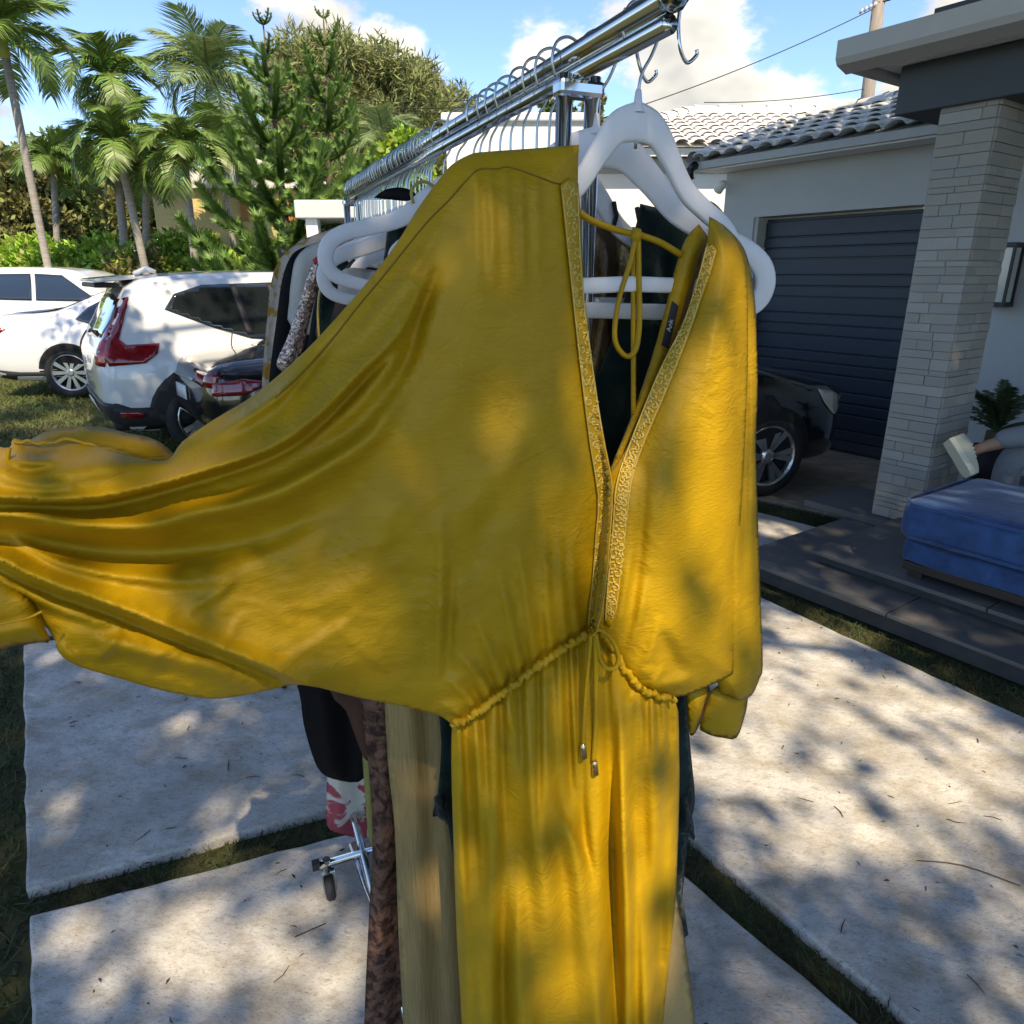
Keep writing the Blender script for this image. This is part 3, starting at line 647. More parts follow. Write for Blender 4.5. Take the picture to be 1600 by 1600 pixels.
sp.build('roof_spoiler', M_wpaint, xc, bevel=.012); MB().box((.20, 0, 1.535), (.20, 1.10, .04)).build('spoiler_underside', M_clad, xc, bevel=.01)
MB().tube([(.5, 0, 1.63), (.62, 0, 1.68), (.70, 0, 1.65)], [.02, .03, .02], 8).build('antenna_fin', M_wpaint, xc, True)
MB().tube([(.06, .2, 1.10), (.05, -.1, 1.14), (.07, -.45, 1.10)], .012, 6).build('wiper', M_clad, xc, True)
text_mesh('VOLVO', .085, mat('badge_chrome', (.7, .7, .7), .2, 1.0), xc, Matrix.Translation((-.035, 0, .86)) @ Matrix(((0, 0, -1), (-1, 0, 0), (0, 1, 0))).to_4x4(), 'badge', .004)
# white sedan behind it
STH = R(9); wc = Vector((-6.08, 9.8)); fw = Vector((math.cos(STH), math.sin(STH))); lf = Vector((-fw.y, fw.x)); so_ = wc-fw*1.15+lf*.93
sd_top = [(0, .92), (.05, 1.03), (.2, 1.10), (.7, 1.14), (1.05, 1.20), (1.55, 1.40), (2.1, 1.475), (2.7, 1.47), (3.1, 1.38), (3.6, 1.10), (4.2, .98), (4.75, .86), (4.9, .72)]
sedan_kw = dict(top=sd_top, belt=[(0, .90), (.6, .95), (3.6, .93), (4.9, .7)], roofw=[(0, .8), (.9, .74), (1.5, .64), (2.6, .64), (3.2, .70), (3.7, .82), (4.9, .8)], bot=[(0, .42), (.15, .30), (.5, .22), (4.4, .22), (4.9, .34)], plan=[(0, .80), (.15, .90), (.5, .97), (1.1, 1.0), (3.8, 1.0), (4.5, .93), (4.9, .74)])
sed_dec = [('side_window', [(1.30, 1.05), (1.45, 1.20), (1.75, 1.36), (2.02, 1.40), (2.02, 1.0), (1.5, .99)], M_cglass, dict(sm=False, off=.018, thick=.003)), ('side_window', [(2.08, 1.405), (2.6, 1.40), (2.95, 1.31), (3.35, 1.08), (3.2, .985), (2.08, 1.0)], M_cglass, dict(sm=False, off=.018, thick=.003)),
           ('sill_trim', [(.08, .40), (.5, .36), (4.4, .36), (4.8, .42), (4.8, .26), (.5, .22), (.08, .30)], M_clad, dict(off=.006, sm=False, step=.06)),
           ('tail_lamp', [(.02, .86), (.02, .96), (.30, .97), (.42, .93), (.30, .86)], M_tail, dict(off=.012, sm=False)), ('door_handle', [(2.18, .90), (2.40, .905), (2.40, .88), (2.18, .875)], M_wpaint, dict(off=.03, thick=.03, step=.02)),
           ('door_seam', [(1.62, 1.0), (1.63, 1.0), (1.72, .70), (1.60, .42), (1.59, .42), (1.71, .70)], M_clad, dict(off=.003, step=.05, sm=False, thick=.002))]
sed_rear = [('rear_window', [(-.60, 1.12), (.60, 1.12), (.48, 1.40), (-.48, 1.40)], M_cglass, dict(off=.014, step=.06)), ('tail_lamp', [(-.78, .86), (-.78, .98), (-.40, .97), (-.42, .88)], M_tail, dict(off=.012, sm=False)), ('tail_lamp', [(.78, .86), (.78, .98), (.40, .97), (.42, .88)], M_tail, dict(off=.012, sm=False)), ('licence_plate', [(-.17, .80), (.17, .80), (.17, .68), (-.17, .68)], M_plate, dict(off=.014, sm=False, step=.08))]
car('white_sedan', 'white sedan with many spoked alloy wheels behind the white compact SUV', so_, STH, M_wpaint, 4.9, .93, wheels=(1.15, 4.0), rw=.345, spokes=10, decals=sed_dec, rear_decals=sed_rear, **sedan_kw)
# big white SUV farthest back
pS = at_z(-60, 470, 1.3); pS = at_y(-150, 440, 14.2)
car('large_white_suv', 'large white SUV with dark windows parked against the hedge', (pS.x, 15.3), R(4), M_wpaint, 4.9, .97, [(0, 1.05), (.05, 1.3), (.16, 1.62), (.4, 1.74), (1.5, 1.78), (2.6, 1.76), (3.1, 1.62), (3.5, 1.22), (4.2, 1.12), (4.8, .98), (4.9, .8)],
    [(0, 1.0), (3.4, 1.05), (4.9, .8)], [(0, .8), (.4, .74), (2.6, .74), (3.2, .8), (4.9, .8)], [(0, .45), (.2, .34), (4.5, .30), (4.9, .42)], [(0, .86), (.2, .95), (1, 1), (4, 1), (4.9, .8)], (.95, 3.9), .38, 6,
    decals=[('side_window', [(.35, 1.22), (.45, 1.58), (1.25, 1.64), (1.25, 1.18)], M_cglass, dict(sm=False, off=.018, thick=.003)), ('side_window', [(1.33, 1.64), (2.1, 1.65), (2.1, 1.15), (1.33, 1.17)], M_cglass, dict(sm=False, off=.018, thick=.003)), ('side_window', [(2.18, 1.65), (2.7, 1.62), (3.25, 1.22), (3.2, 1.13), (2.18, 1.15)], M_cglass, dict(sm=False, off=.018, thick=.003)), ('tail_lamp', [(.02, 1.0), (.02, 1.3), (.14, 1.3), (.22, 1.02)], M_tail, dict(off=.012, sm=False))])
# black sedan, rear corner showing
BTH = R(37); nc = at_z(318, 585, .96); nc = Vector((-2.32, 5.48)); fw = Vector((math.cos(BTH), math.sin(BTH))); lf = Vector((-fw.y, fw.x))
blk_dec = [(n, p, (M_bpaint if m is M_wpaint else m), k) for n, p, m, k in sed_dec if n != 'tail_lamp'] + [('tail_lamp', [(.03, .70), (.04, .80), (.26, .83), (.44, .80), (.38, .75), (.26, .70)], M_tail, dict(off=.012, sm=False, step=.025))]
blk_rear = [(n, [(a, b-.10) for a, b in p], m, k) for n, p, m, k in sed_rear if n not in ('licence_plate',)] + [('licence_plate', [(-.17, .72), (.17, .72), (.17, .60), (-.17, .60)], M_plate, dict(off=.016, sm=False, step=.08)), ('chrome_strip', [(-.35, .80), (.35, .80), (.35, .78), (-.35, .78)], M_alloy, dict(off=.014, sm=False, step=.05))]
car('black_sedan', 'glossy black sedan with red tail lamp just in front of the white SUV', nc+lf*.93, BTH, M_bpaint, 4.9, .93, wheels=(1.15, 4.0), rw=.345, spokes=7, decals=blk_dec, rear_decals=blk_rear, **dict(sedan_kw, top=[(0, .80), (.05, .90), (.2, .96), (.7, 1.0), (1.05, 1.08), (1.55, 1.32), (2.1, 1.42), (2.7, 1.42), (3.1, 1.33), (3.6, 1.06), (4.2, .95), (4.75, .84), (4.9, .72)], belt=[(0, .80), (.6, .88), (3.6, .90), (4.9, .7)]))
# black hatchback, front corner showing at the right
HTH = R(16); wc = Vector((1.93, 5.16)); fw = Vector((math.cos(HTH), math.sin(HTH))); lf = Vector((-fw.y, fw.x)); HL = 4.1
ho = wc-fw*(HL-.84)+lf*.88
car('black_hatchback', 'black hatchback with silver alloy wheel parked before the garage door', ho, HTH, M_bpaint, HL, .88, wheels=(.72, HL-.84), rw=.325, spokes=6,
    top=[(0, .95), (.08, 1.15), (.3, 1.38), (.8, 1.45), (1.7, 1.46), (2.2, 1.38), (2.75, 1.06), (3.2, .98), (3.75, .88), (4.0, .78), (4.1, .64)], belt=[(0, .9), (2.7, .92), (3.4, .86), (4.1, .6)], roofw=[(0, .8), (.4, .68), (1.8, .66), (2.4, .74), (2.8, .84), (4.1, .8)], bot=[(0, .42), (.2, .28), (3.7, .22), (4.1, .30)], plan=[(0, .82), (.2, .94), (.8, 1), (3.2, 1.0), (3.7, .95), (3.95, .84), (4.1, .66)],
    decals=[('side_window', [(.5, 1.05), (.62, 1.32), (1.35, 1.37), (1.35, 1.0)], M_cglass, dict(sm=False, off=.018, thick=.003)), ('side_window', [(1.42, 1.37), (1.8, 1.36), (2.2, 1.22), (2.5, 1.0), (1.42, 1.0)], M_cglass, dict(sm=False, off=.018, thick=.003)), ('headlamp', [(3.70, .80), (3.92, .755), (4.02, .68), (3.99, .60), (3.88, .60), (3.76, .70)], M_lamp, dict(off=.012, step=.025))],
    front_decals=[('headlamp', [(-.70, .72), (-.50, .70), (-.46, .62), (-.66, .62)], M_lamp, dict(off=.012, step=.03)), ('headlamp', [(.70, .72), (.50, .70), (.46, .62), (.66, .62)], M_lamp, dict(off=.012, step=.03)), ('grille', [(-.35, .62), (.35, .62), (.30, .45), (-.30, .45)], M_clad, dict(off=.012, step=.05))])
# ---------------------------------------------------------------- trees and plants
M_leafh = mat('hedge_leaf', (.27, .41, .05), .5, island=.55, trans=.25)
M_leafd = mat('dark_leaf', (.11, .16, .045), .55, island=.5, trans=.2)
M_leafo = mat('olive_leaf', (.19, .20, .06), .6, island=.5, trans=.2, col2=(.17, .15, .05), vscale=.8)
M_needle = mat('pine_needle', (.15, .27, .06), .6, island=.4, trans=.15)
M_needled = mat('casuarina_needle', (.21, .23, .08), .7, island=.45, trans=.2)
M_frond = mat('palm_leaflet', (.15, .24, .055), .42, island=.5, trans=.2)
M_frondy = mat('palm_leaflet_pale', (.20, .28, .11), .45, island=.45, trans=.2)
M_bark = mat('palm_bark', (.34, .31, .27), .9, var=.35, vscale=5, stretch=(1, 1, 6), bump=.01, bscale=12)
M_barkd = mat('tree_bark', (.14, .10, .07), .9, var=.4, vscale=8, bump=.02, bscale=12)
M_shaft = mat('crown_shaft', (.34, .36, .06), .4, var=.25, vscale=4)
def leaf_mass(name, centers, radii, n, size, m, parent, squash=1.0, aspect=.5, droop=.0, shell=.55, seed=1):
    """n bent leaves spread through lumps (centers, radii)"""
    rg = np.random.default_rng(seed); C = np.array(centers, float); Rr = np.array(radii, float); p = Rr**2; p /= p.sum()
    k = rg.choice(len(C), n, p=p); d = rg.normal(size=(n, 3)); d /= np.linalg.norm(d, axis=1)[:, None]; rad = Rr[k]*(shell+(1-shell)*rg.random(n)**.6)*rg.uniform(.75, 1.12, n)
    P = C[k]+d*rad[:, None]*np.array([1, 1, squash])
    ax = d*.6+rg.normal(size=(n, 3))*.7; ax[:, 2] -= droop; ax /= np.linalg.norm(ax, axis=1)[:, None]
    sd = np.cross(ax, rg.normal(size=(n, 3))); sd /= np.linalg.norm(sd, axis=1)[:, None]; nn = np.cross(ax, sd)
    s = size*rg.uniform(.6, 1.4, n)[:, None]
    V = np.stack([P, P+ax*s*.5+sd*s*aspect*.5+nn*s*.08, P+ax*s, P+ax*s*.5-sd*s*aspect*.5+nn*s*.08], 1).reshape(-1, 3)
    return np_mesh(name, V, np.arange(4*n).reshape(-1, 4), m, parent)
def lumps(x0, x1, y0, y1, z0, z1, n, r, seed):
    rg = np.random.default_rng(seed); return np.stack([rg.uniform(x0, x1, n), rg.uniform(y0, y1, n), rg.uniform(z0, z1, n)], 1).tolist(), rg.uniform(r*.7, r*1.3, n).tolist()
def shrub(name, label, cx, cy, wx, wy, h, n, m, seed, size=.14, cat='shrub', group='hedge shrubs'):
    e = empty(name, (cx, cy, 0), 0, label, cat, group); c, r_ = lumps(-wx/2, wx/2, -wy/2, wy/2, .3, h-.35, int(10+wx*wy*3), .45, seed)
    leaf_mass('foliage', c, r_, n, size, m, e, seed=seed); st = MB()
    for i in range(4): st = MB(); a = random.uniform(0, 6.3); st.tube([(0.1*math.cos(a), .1*math.sin(a), -.03), (.3*math.cos(a), .3*math.sin(a), h*.4), (.5*math.cos(a), .4*math.sin(a), h*.75)], [.03, .02, .01], 6); st.build('stem', M_barkd, e)
    return e
HY = 19.0
for i, (px, wx, py, lab) in enumerate(((-40, 3.4, 372, 'bright green hedge shrub at the far end of the cars'), (60, 3.2, 360, 'bright green hedge shrub beside the leaning palm trunk'), (170, 3.0, 368, 'bright green hedge shrub next to the palm trunks'), (330, 1.8, 368, 'bright green hedge shrub between palm trunk and pine'))):
    p = at_y(px, py, HY-1); shrub('hedge_shrub', lab, p.x, HY, wx, 2.0, p.z, 17000, M_leafh, 20+i, .17)
p = at_y(245, 405, 18); shrub('low_shrub', 'low yellow green shrub at the foot of the palm trunks', p.x, 18.4, 1.6, 1.2, p.z, 3500, M_leafh, 31, .13)
p = at_y(205, 418, 17.5); shrub('low_shrub', 'small grassy shrub left of the palm trunks', p.x, 17.8, 1.0, .9, at_y(205, 380, 17.5).z, 2000, M_leafo, 32, .18)
def broad_tree(name, label, px, Y, ptop, pbot, wpx, m, n, seed, size=.22, group='background trees', trunk=True, squash=.8):
    c = at_y(px, (ptop+pbot)/2, Y); zt = at_y(px, ptop, Y).z; zb = at_y(px, pbot, Y).z; wd = wpx*Y/FOC
    e = empty(name, (c.x, Y, 0), 0, label, 'tree', group); rg = np.random.default_rng(seed); cs = []; rs = []
    for i in range(16):
        a = rg.uniform(0, 6.28); u = rg.uniform(0, 1)**.6; zz = rg.uniform(zb, zt-.1*(zt-zb)); f = math.sin(math.pi*min(1, max(0, (zz-zb)/(zt-zb)*.85+.12)))
        cs.append((wd/2*.75*u*f*math.cos(a), wd/2*.6*u*math.sin(a), zz)); rs.append(rg.uniform(.16, .28)*min(wd, zt-zb))
    cr = leaf_mass('crown', cs, rs, n, size, m, e, seed=seed, squash=squash)
    if trunk:
        tr = MB().tube([(0, 0, -.03), (.1, 0, zb*.5), (0, 0, (zb+zt)/2)], [.02*wd+.08, .015*wd+.06, .04], 9).build('trunk', M_barkd, e, True)
        for i in range(6):
            q = cs[i*2]; MB().tube([(0.05, 0, zb*.6+.1*i), (q[0]*.5, q[1]*.5, (zb*.6+q[2])/2+.2), q], [.06, .04, .015], 6).build('limb', M_barkd, e, True)
    return e
broad_tree('olive_tree', 'brownish green bushy tree left of the leaning palm', 20, 24, 225, 400, 190, M_leafo, 9000, 41)
broad_tree('dark_tree', 'dark green tree filling the space behind the palms', 130, 27, 225, 400, 190, M_leafd, 9000, 42, .26)
broad_tree('dark_tree', 'dark leafy tree behind the two palm trunks', 260, 23, 240, 420, 170, M_leafo, 8000, 43, .22)
broad_tree('dark_tree', 'dark leafy tree behind the first Norfolk pine', 380, 30, 190, 270, 130, M_leafd, 5000, 44, .24)
broad_tree('yellow_green_tree', 'yellow green tree at the right foot of the pines', 640, 22, 215, 340, 140, M_leafh, 7000, 45, .22)
broad_tree('far_tree', 'small tree top over the white neighbour house left of the rack post', 870, 24, 148, 240, 60, M_leafd, 2500, 46, .2)
broad_tree('far_tree', 'small tree top peeking right of the rack posts', 930, 26, 150, 230, 45, M_leafo, 1500, 47, .2)
# casuarina: a big feathery mass with an uneven top
def casuarina():
    Y = 38; e = empty('casuarina_tree', (at_y(600, 200, Y).x, Y, 0), 0, 'huge feathery casuarina rising behind the Norfolk pines', 'tree'); cs = []; rs = []; rg = np.random.default_rng(5); x0 = at_y(600, 200, Y).x
    for px in range(430, 760, 12):
        yt = np.interp(px, [430, 480, 520, 560, 600, 640, 690, 740, 760], [80, 66, 62, 70, 88, 100, 122, 165, 200]) + rg.uniform(-8, 14)
        for py in np.arange(yt+14, 300, 24):
            p = at_y(px+rg.uniform(-8, 8), py+rg.uniform(-8, 8), Y+rg.uniform(-2, 2)); cs.append((p.x-x0, p.y-Y, p.z)); rs.append(rg.uniform(.55, .95))
    leaf_mass('crown', cs, rs, 75000, .42, M_needled, e, aspect=.15, droop=-.35, shell=.2, seed=8)
    MB().tube([(0, 0, -.03), (.2, 0, 5), (0, 0, 10)], [.5, .35, .1], 10).build('trunk', M_barkd, e, True)
    for i in range(10):
        q = cs[i*len(cs)//10]; MB().tube([(0, 0, 3+.5*i), (q[0]*.5, q[1]*.5, (3+.5*i+q[2])/2+.5), q], [.16, .1, .03], 6).build('limb', M_barkd, e, True)
casuarina()
# Norfolk pines
def pine_branch(seed, ln):
    rg = np.random.default_rng(seed); n = 22; ax = []
    for i in range(n):
        t = i/(n-1); ax.append(Vector((ln*t, 0, -.10*ln*math.sin(t*2.2)+.52*ln*t**2.2)))
    V = []
    def brush(path, r0, dens):
        for i in range(len(path)-1):
            a = path[i]; b_ = path[i+1]; t = (b_-a).normalized()
            for k in range(dens):
                u = rg.random(); p = a.lerp(b_, u); d = Vector(rg.normal(size=3)); d = (d-t*d.dot(t)); d.normalize(); d.z += .25; l = r0*rg.uniform(.7, 1.2); q = p+d*l+t*l*.9; s_ = t.cross(d); s_.normalize(); s_ *= .0075
                V.extend([p-s_, p+s_, q])
    brush(ax, .085, 120)
    for i in range(6, n-3, 5):
        for sg in (-1, 1):
            t = i/(n-1); l = ln*.30*math.sin(math.pi*min(1, t*.85+.12))*rg.uniform(.8, 1.1); a = ax[i]; pth = [a+Vector((l*.55*u, sg*l*.8*u, l*.30*u*u+.0)) for u in (0, .35, .7, 1)]
            brush(pth, .07, 60)
    mb = MB(); mb.v = [tuple(v) for v in V]; mb.f = [(3*i, 3*i+1, 3*i+2) for i in range(len(V)//3)]
    mb2 = MB().tube(ax[:16], [.02-.0011*i for i in range(16)], 5); mb.add(mb2.v, mb2.f)
    me = mb.mesh('branch'); me.materials.append(M_needle); return me
PBR = [pine_branch(i, 1.0) for i in range(4)]
def norfolk(label, px, Y, ptop, base_px, rmax, seed):
    rg = random.Random(seed); tp = at_y(px, ptop, Y); bx = at_y(base_px, 400, Y).x
    e = empty('norfolk_pine', (bx, Y, 0), 0, label, 'tree', 'Norfolk pines'); H = tp.z; lx = tp.x-bx
    MB().tube([(0, 0, -.03), (lx*.5, 0, H*.5), (lx, 0, H)], [.10, .07, .012], 8).build('trunk', M_barkd, e, True)
    z = .9; lvl = 0
    while z < H-.05:
        f = (H-z)/(H-.8); ln = max(.22, rmax*(f**.72)); nb = 6 if f > .25 else 5
        for k in range(nb):
            if rg.random() < .12: continue
            o = link('branch', PBR[rg.randrange(4)], None, e); o.location = (lx*z/H, 0, z); s = ln*rg.uniform(.70, 1.18); o.scale = (s, s*.9+.12, s*.9)
            o.rotation_euler = (rg.uniform(-.1, .1), -.12-.35*(1-f)+rg.uniform(-.06, .06), 2*math.pi*k/nb+lvl*.5+rg.uniform(-.12, .12))
        z += .44+.20*f; lvl += 1
    return e
norfolk('Norfolk pine standing directly beside the grey carport roof', 410, 14.5, 28, 455, 1.95, 3)
norfolk('taller Norfolk pine standing nearest the big casuarina', 505, 16.0, 14, 512, 1.85, 9)
# feather palms
def frond_mesh(seed, ln, droop, m, nl=46, lw=.035, ll=.55):
    rg = np.random.default_rng(seed); n = 24; ax = []; p = Vector((0, 0, 0)); a = .0
    for i in range(n):
        t = i/(n-1); ax.append(p.copy()); a = -droop*t**1.4; p = p+Vector((math.cos(a), 0, math.sin(a)))*(ln/(n-1))
    V = []; Fq = []
    for i in range(nl):
        t = .10+.90*i/(nl-1); q = t*(n-1); j = min(int(q), n-2); base = ax[j].lerp(ax[j+1], q-j); tg = (ax[j+1]-ax[j]).normalized(); l = ll*ln*(.30+.9*math.sin(math.pi*min(1, t*.86+.10)))*.62
        for sg in (-1, 1):
            side = Vector((0, sg, 0)); up_ = tg.cross(side)*sg; d = (tg*.62+side*.78+Vector((0, 0, rg.uniform(.0, .35)))).normalized(); l2 = l*rg.uniform(.85, 1.1); wv = tg*lw*.5
            pm = base+d*l2*.5; pe = base+d*l2+Vector((0, 0, -l2*rg.uniform(.35, .75))); b = len(V)
            V += [base-wv*.6, base+wv*.6, pm+wv+Vector((0, 0, -.02)), pm-wv+Vector((0, 0, -.02)), pe]; Fq += [(b, b+1, b+2, b+3), (b+3, b+2, b+4)]
    mb = MB().add(V, Fq); mb2 = MB().tube(ax, [.028*(1-.8*i/n) for i in range(n)], 5); mb.add(mb2.v, mb2.f)
    me = mb.mesh('frond'); me.materials.append(m); return me
FR = [frond_mesh(i, 1.0, dr, M_frond) for i, dr in enumerate((1.1, 1.7, 2.3, 2.0))]; FP = [frond_mesh(10+i, 1.0, dr, M_frondy, 60, .022, .6) for i, dr in enumerate((1.0, 1.7, 2.2))]
def palm(label, crown, Y, base_px, length, nf, seed, set_=FR, shaft=True, tr=.09, bend=0):
    rg = random.Random(seed); c = at_y(crown[0], crown[1], Y); bx = at_y(base_px[0], base_px[1], Y).x
    e = empty('palm_tree', (bx, Y, 0), 0, label, 'palm tree', 'feather palms'); dx = c.x-bx; H = c.z
    sh = .16*length*1.6 if shaft else .1
    MB().tube(smooth_path([(0, 0, -.03), (dx*.35+bend, 0, H*.33), (dx*.7+bend, 0, H*.66), (dx, 0, H-sh)], 4), [tr*1.25-.006*i for i in range(13)] if tr > .1 else tr, 10).build('trunk', M_bark, e, True)
    if shaft: MB().tube([(dx, 0, H-sh-.02), (dx, 0, H-sh*.6), (dx, 0, H-.05), (dx, 0, H+.1)], [tr*1.05, tr*1.25, tr*.8, .03], 10).build('crown_shaft', M_shaft, e, True)
    for k in range(nf):
        f = k/nf; o = link('frond', set_[rg.randrange(len(set_))], None, e); o.location = (dx, 0, H-.05*rg.random()); el = R(78)-R(95)*f+rg.uniform(-.12, .12); s = length*rg.uniform(.88, 1.1); o.scale = (s, s, s)
        o.rotation_euler = (rg.uniform(-.25, .25), -el, k*2.399+rg.uniform(-.2, .2))
    return e
palm('palm with yellow green crown shaft towering over the others', (168, 120), 18.5, (190, 420), 1.44, 15, 1, tr=.10)
palm('palm with a broad drooping crown over the left of the two pale trunks', (185, 225), 17.2, (235, 420), 1.37, 17, 2, tr=.085)
palm('palm with a bushy crown over the right of the two pale trunks', (285, 235), 17.0, (303, 418), 1.22, 17, 3, tr=.085)
palm('palm with a ragged low crown between the two pale trunks', (225, 265), 18.6, (205, 380), 1.22, 15, 4, tr=.08)
palm('tall pale wispy palm behind the others beside the first pine', (325, 120), 22, (345, 400), 1.87, 20, 5, FP, False, .13)
palm('short palm crown pressed against the first Norfolk pine', (340, 230), 19.5, (375, 400), 1.22, 14, 6, tr=.07)
palm('slender palm leaning out at the far end of the white cars', (2, 55), 15.5, (68, 380), 1.44, 15, 7, tr=.075)
palm('small dark palm low beside the leaning palm trunk', (80, 250), 22, (70, 380), 1.37, 15, 8, tr=.09)
palm('pale wispy palm between the taller Norfolk pine and the rack', (600, 225), 26, (600, 330), 1.58, 16, 9, FP, False, .12)
# sago plant in the porch corner
sg_ = hloc(.10, 2.42, .176); sp_e = empty('sago_plant', sg_, 0, 'small sago palm in a dark pot behind the seated person', 'plant')
MB().lathe([(0, 0), (.13, 0), (.17, .28), (.15, .28), (.14, .24), (0, .24)], 16).build('pot', M_clad, sp_e, True)
MB().tube([(0, 0, .22), (0, 0, .40)], [.07, .06], 10).build('trunk', M_barkd, sp_e, True)
SF = frond_mesh(30, 1.0, .9, mat('sago_leaflet', (.05, .08, .03), .5, island=.4, trans=.2), 40, .03, .28)
for k in range(13):
    o = link('frond', SF, None, sp_e); o.location = (0, 0, .40); s = random.uniform(.34, .46); o.scale = (s, s, s); o.rotation_euler = (random.uniform(-.2, .2), -R(random.uniform(25, 75)), k*2.4)
# ---------------------------------------------------------------- clothes rack
RZ = 1.91; R0 = Vector((.168, .925, RZ)); RD = Vector((-.379, .9254, 0)); RP = Vector((.9254, .379, 0)); RRZ = math.atan2(.379, .9254)
def rail(s, off=0, z=RZ): p = R0+RD*s+RP*off; return Vector((p.x, p.y, z))
M_chrome = mat('chrome', (.60, .62, .62), .14, 1.0)
M_steel = mat('zinc_wire', (.45, .48, .48), .28, 1.0)
M_rubber = mat('caster_rubber', (.03, .03, .032), .6)
M_hang = mat('white_plastic', (.76, .76, .80), .42, var=.04, vscale=30, spec=.4)
rack = empty('clothes_rack', rail(1.0, 0, 0), RRZ, 'chrome double rail rolling clothes rack loaded with hangers', 'clothes rack')
def rk_(x, y, z): return (x, y-1.0, z)      # rack local: x across, y along the rail
MB().tube([rk_(0, -.02, RZ), rk_(0, 1.97, RZ)], .0130, 14).build('rail', M_chrome, rack, True)
MB().tube([rk_(.004, -.01, RZ-.0245), rk_(.004, 1.97, RZ-.0245)], .0110, 14).build('rail', M_chrome, rack, True)
for y in (-.02, 1.975): MB().lathe([(0, -.006), (.017, -.006), (.018, .004), (.015, .012)], 14, Matrix.Translation(rk_(0, y, RZ)) @ Matrix.Rotation(math.pi/2 if y < 0 else -math.pi/2, 4, 'X')).build('end_cap', M_chrome, rack, True)
for y in (.20, 1.93):
    for x in (-.022, .022): MB().tube([rk_(x, y, .10), rk_(x, y, RZ-.03)], .0115, 12).build('post', M_chrome, rack, True)
    MB().box(rk_(0, y, RZ-.047), (.07, .03, .022)).build('post_bracket', M_chrome, rack, bevel=.006)
for sx in (-.30, .30): MB().tube([rk_(sx, .20, .10), rk_(sx, 1.93, .10)], .0115, 10).build('base_bar', M_chrome, rack, True)
for y in (.80, 1.93): MB().tube([rk_(-.42, y, .10), rk_(.40, y, .10)], .011, 10).build('cross_bar', M_chrome, rack, True)
MB().tube([rk_(-.325, .83, .115), rk_(-.31, .74, .07), rk_(-.30, .62, .05)], [.012, .012, .006], 8, flat=.5).build('brake_lever', M_chrome, rack, True)
for x, y in ((-.40, .80), (.40, .80), (-.42, 1.93), (.42, 1.93)):
    cs = MB(); cs.tube([rk_(x, y, .115), rk_(x, y, .075)], .011, 10); cs.box(rk_(x, y, .082), (.034, .04, .006)); cs.box(rk_(x-.016, y-.012, .058), (.003, .03, .055)); cs.box(rk_(x+.016, y-.012, .058), (.003, .03, .055))
    c = cs.build('caster', M_chrome, rack)
    MB().lathe([(0, -.012), (.030, -.012), (.036, -.007), (.036, .007), (.030, .012), (0, .012)], 18, Matrix.Translation(rk_(x, y-.018, .037)) @ Matrix.Rotation(math.pi/2, 4, 'Y')).build('wheel', M_rubber, c, True)
    MB().box(rk_(x-.028, y, .105), (.02, .02, .022)).build('plug', M_rubber, c)
for s_, x in ((-.005, .022), (.085, .026)):
    h = MB().tube(smooth_path([rk_(0, s_, RZ+.016), rk_(.019, s_, RZ+.004), rk_(.019, s_, RZ-.02), rk_(x, s_-.002, RZ-.045), rk_(x+.012, s_, RZ-.058), rk_(x+.024, s_, RZ-.05), rk_(x+.024, s_, RZ-.044)], 5), .0022, 7).build('end_hook', M_chrome, rack, True)
# hangers
def hanger_mesh():
    c = smooth_path([(0, -.028), (.035, -.036), (.065, -.062), (.10, -.098), (.14, -.120), (.185, -.140), (.208, -.160), (.213, -.185), (.200, -.205), (.165, -.213), (.08, -.212), (0, -.210)], 5)
    wd = np.interp(np.arange(len(c))/(len(c)-1), [0, .10, .22, .35, .6, .72, .85, 1], [.0215, .018, .0142, .0125, .012, .0112, .0095, .0095])
    right = [np.array(p) for p in c]; path = right + [np.array((-p[0], p[1])) for p in right[::-1][1:-1]]
    wall = list(wd) + list(wd[::-1][1:-1]); k = len(path); th = .0058
    b = bmesh.new(); rings = []
    for i in range(k):
        t = path[(i+1) % k]-path[i-1]; t = t/np.linalg.norm(t); n = np.array((-t[1], t[0])); w_ = wall[i]
        ring = []
        for u, v in ((-1, -.55), (-.75, -1), (.75, -1), (1, -.55), (1, .55), (.75, 1), (-.75, 1), (-1, .55)):
            p = path[i]+n*w_*u; ring.append(b.verts.new((p[0], th*v, p[1])))
        rings.append(ring)
    for i in range(k):
        for j in range(8): b.faces.new((rings[i][j], rings[i][(j+1) % 8], rings[(i+1) % k][(j+1) % 8], rings[(i+1) % k][j]))
    me = bpy.data.meshes.new('hanger_body'); bmesh.ops.recalc_face_normals(b, faces=b.faces); b.to_mesh(me); b.free()
    me.polygons.foreach_set('use_smooth', [True]*len(me.polygons)); me.materials.append(M_hang); return me
HM = hanger_mesh()
NECK = MB().lathe([(0, .016), (.0035, .014), (.0055, 0), (.010, -.012)], 10).mesh('hanger_neck', True); NECK.materials.append(M_hang)
hk = smooth_path([(-.020, -.024), (-.026, -.002), (-.019, .019), (0, .027), (.019, .019), (.026, -.002), (.017, -.028), (.004, -.050), (.0, -.075), (0, -.135)], 5)
HK = MB().tube([(p[0], 0, p[1]) for p in hk], .0021, 7).mesh('hanger_hook', True); HK.materials.append(M_steel)
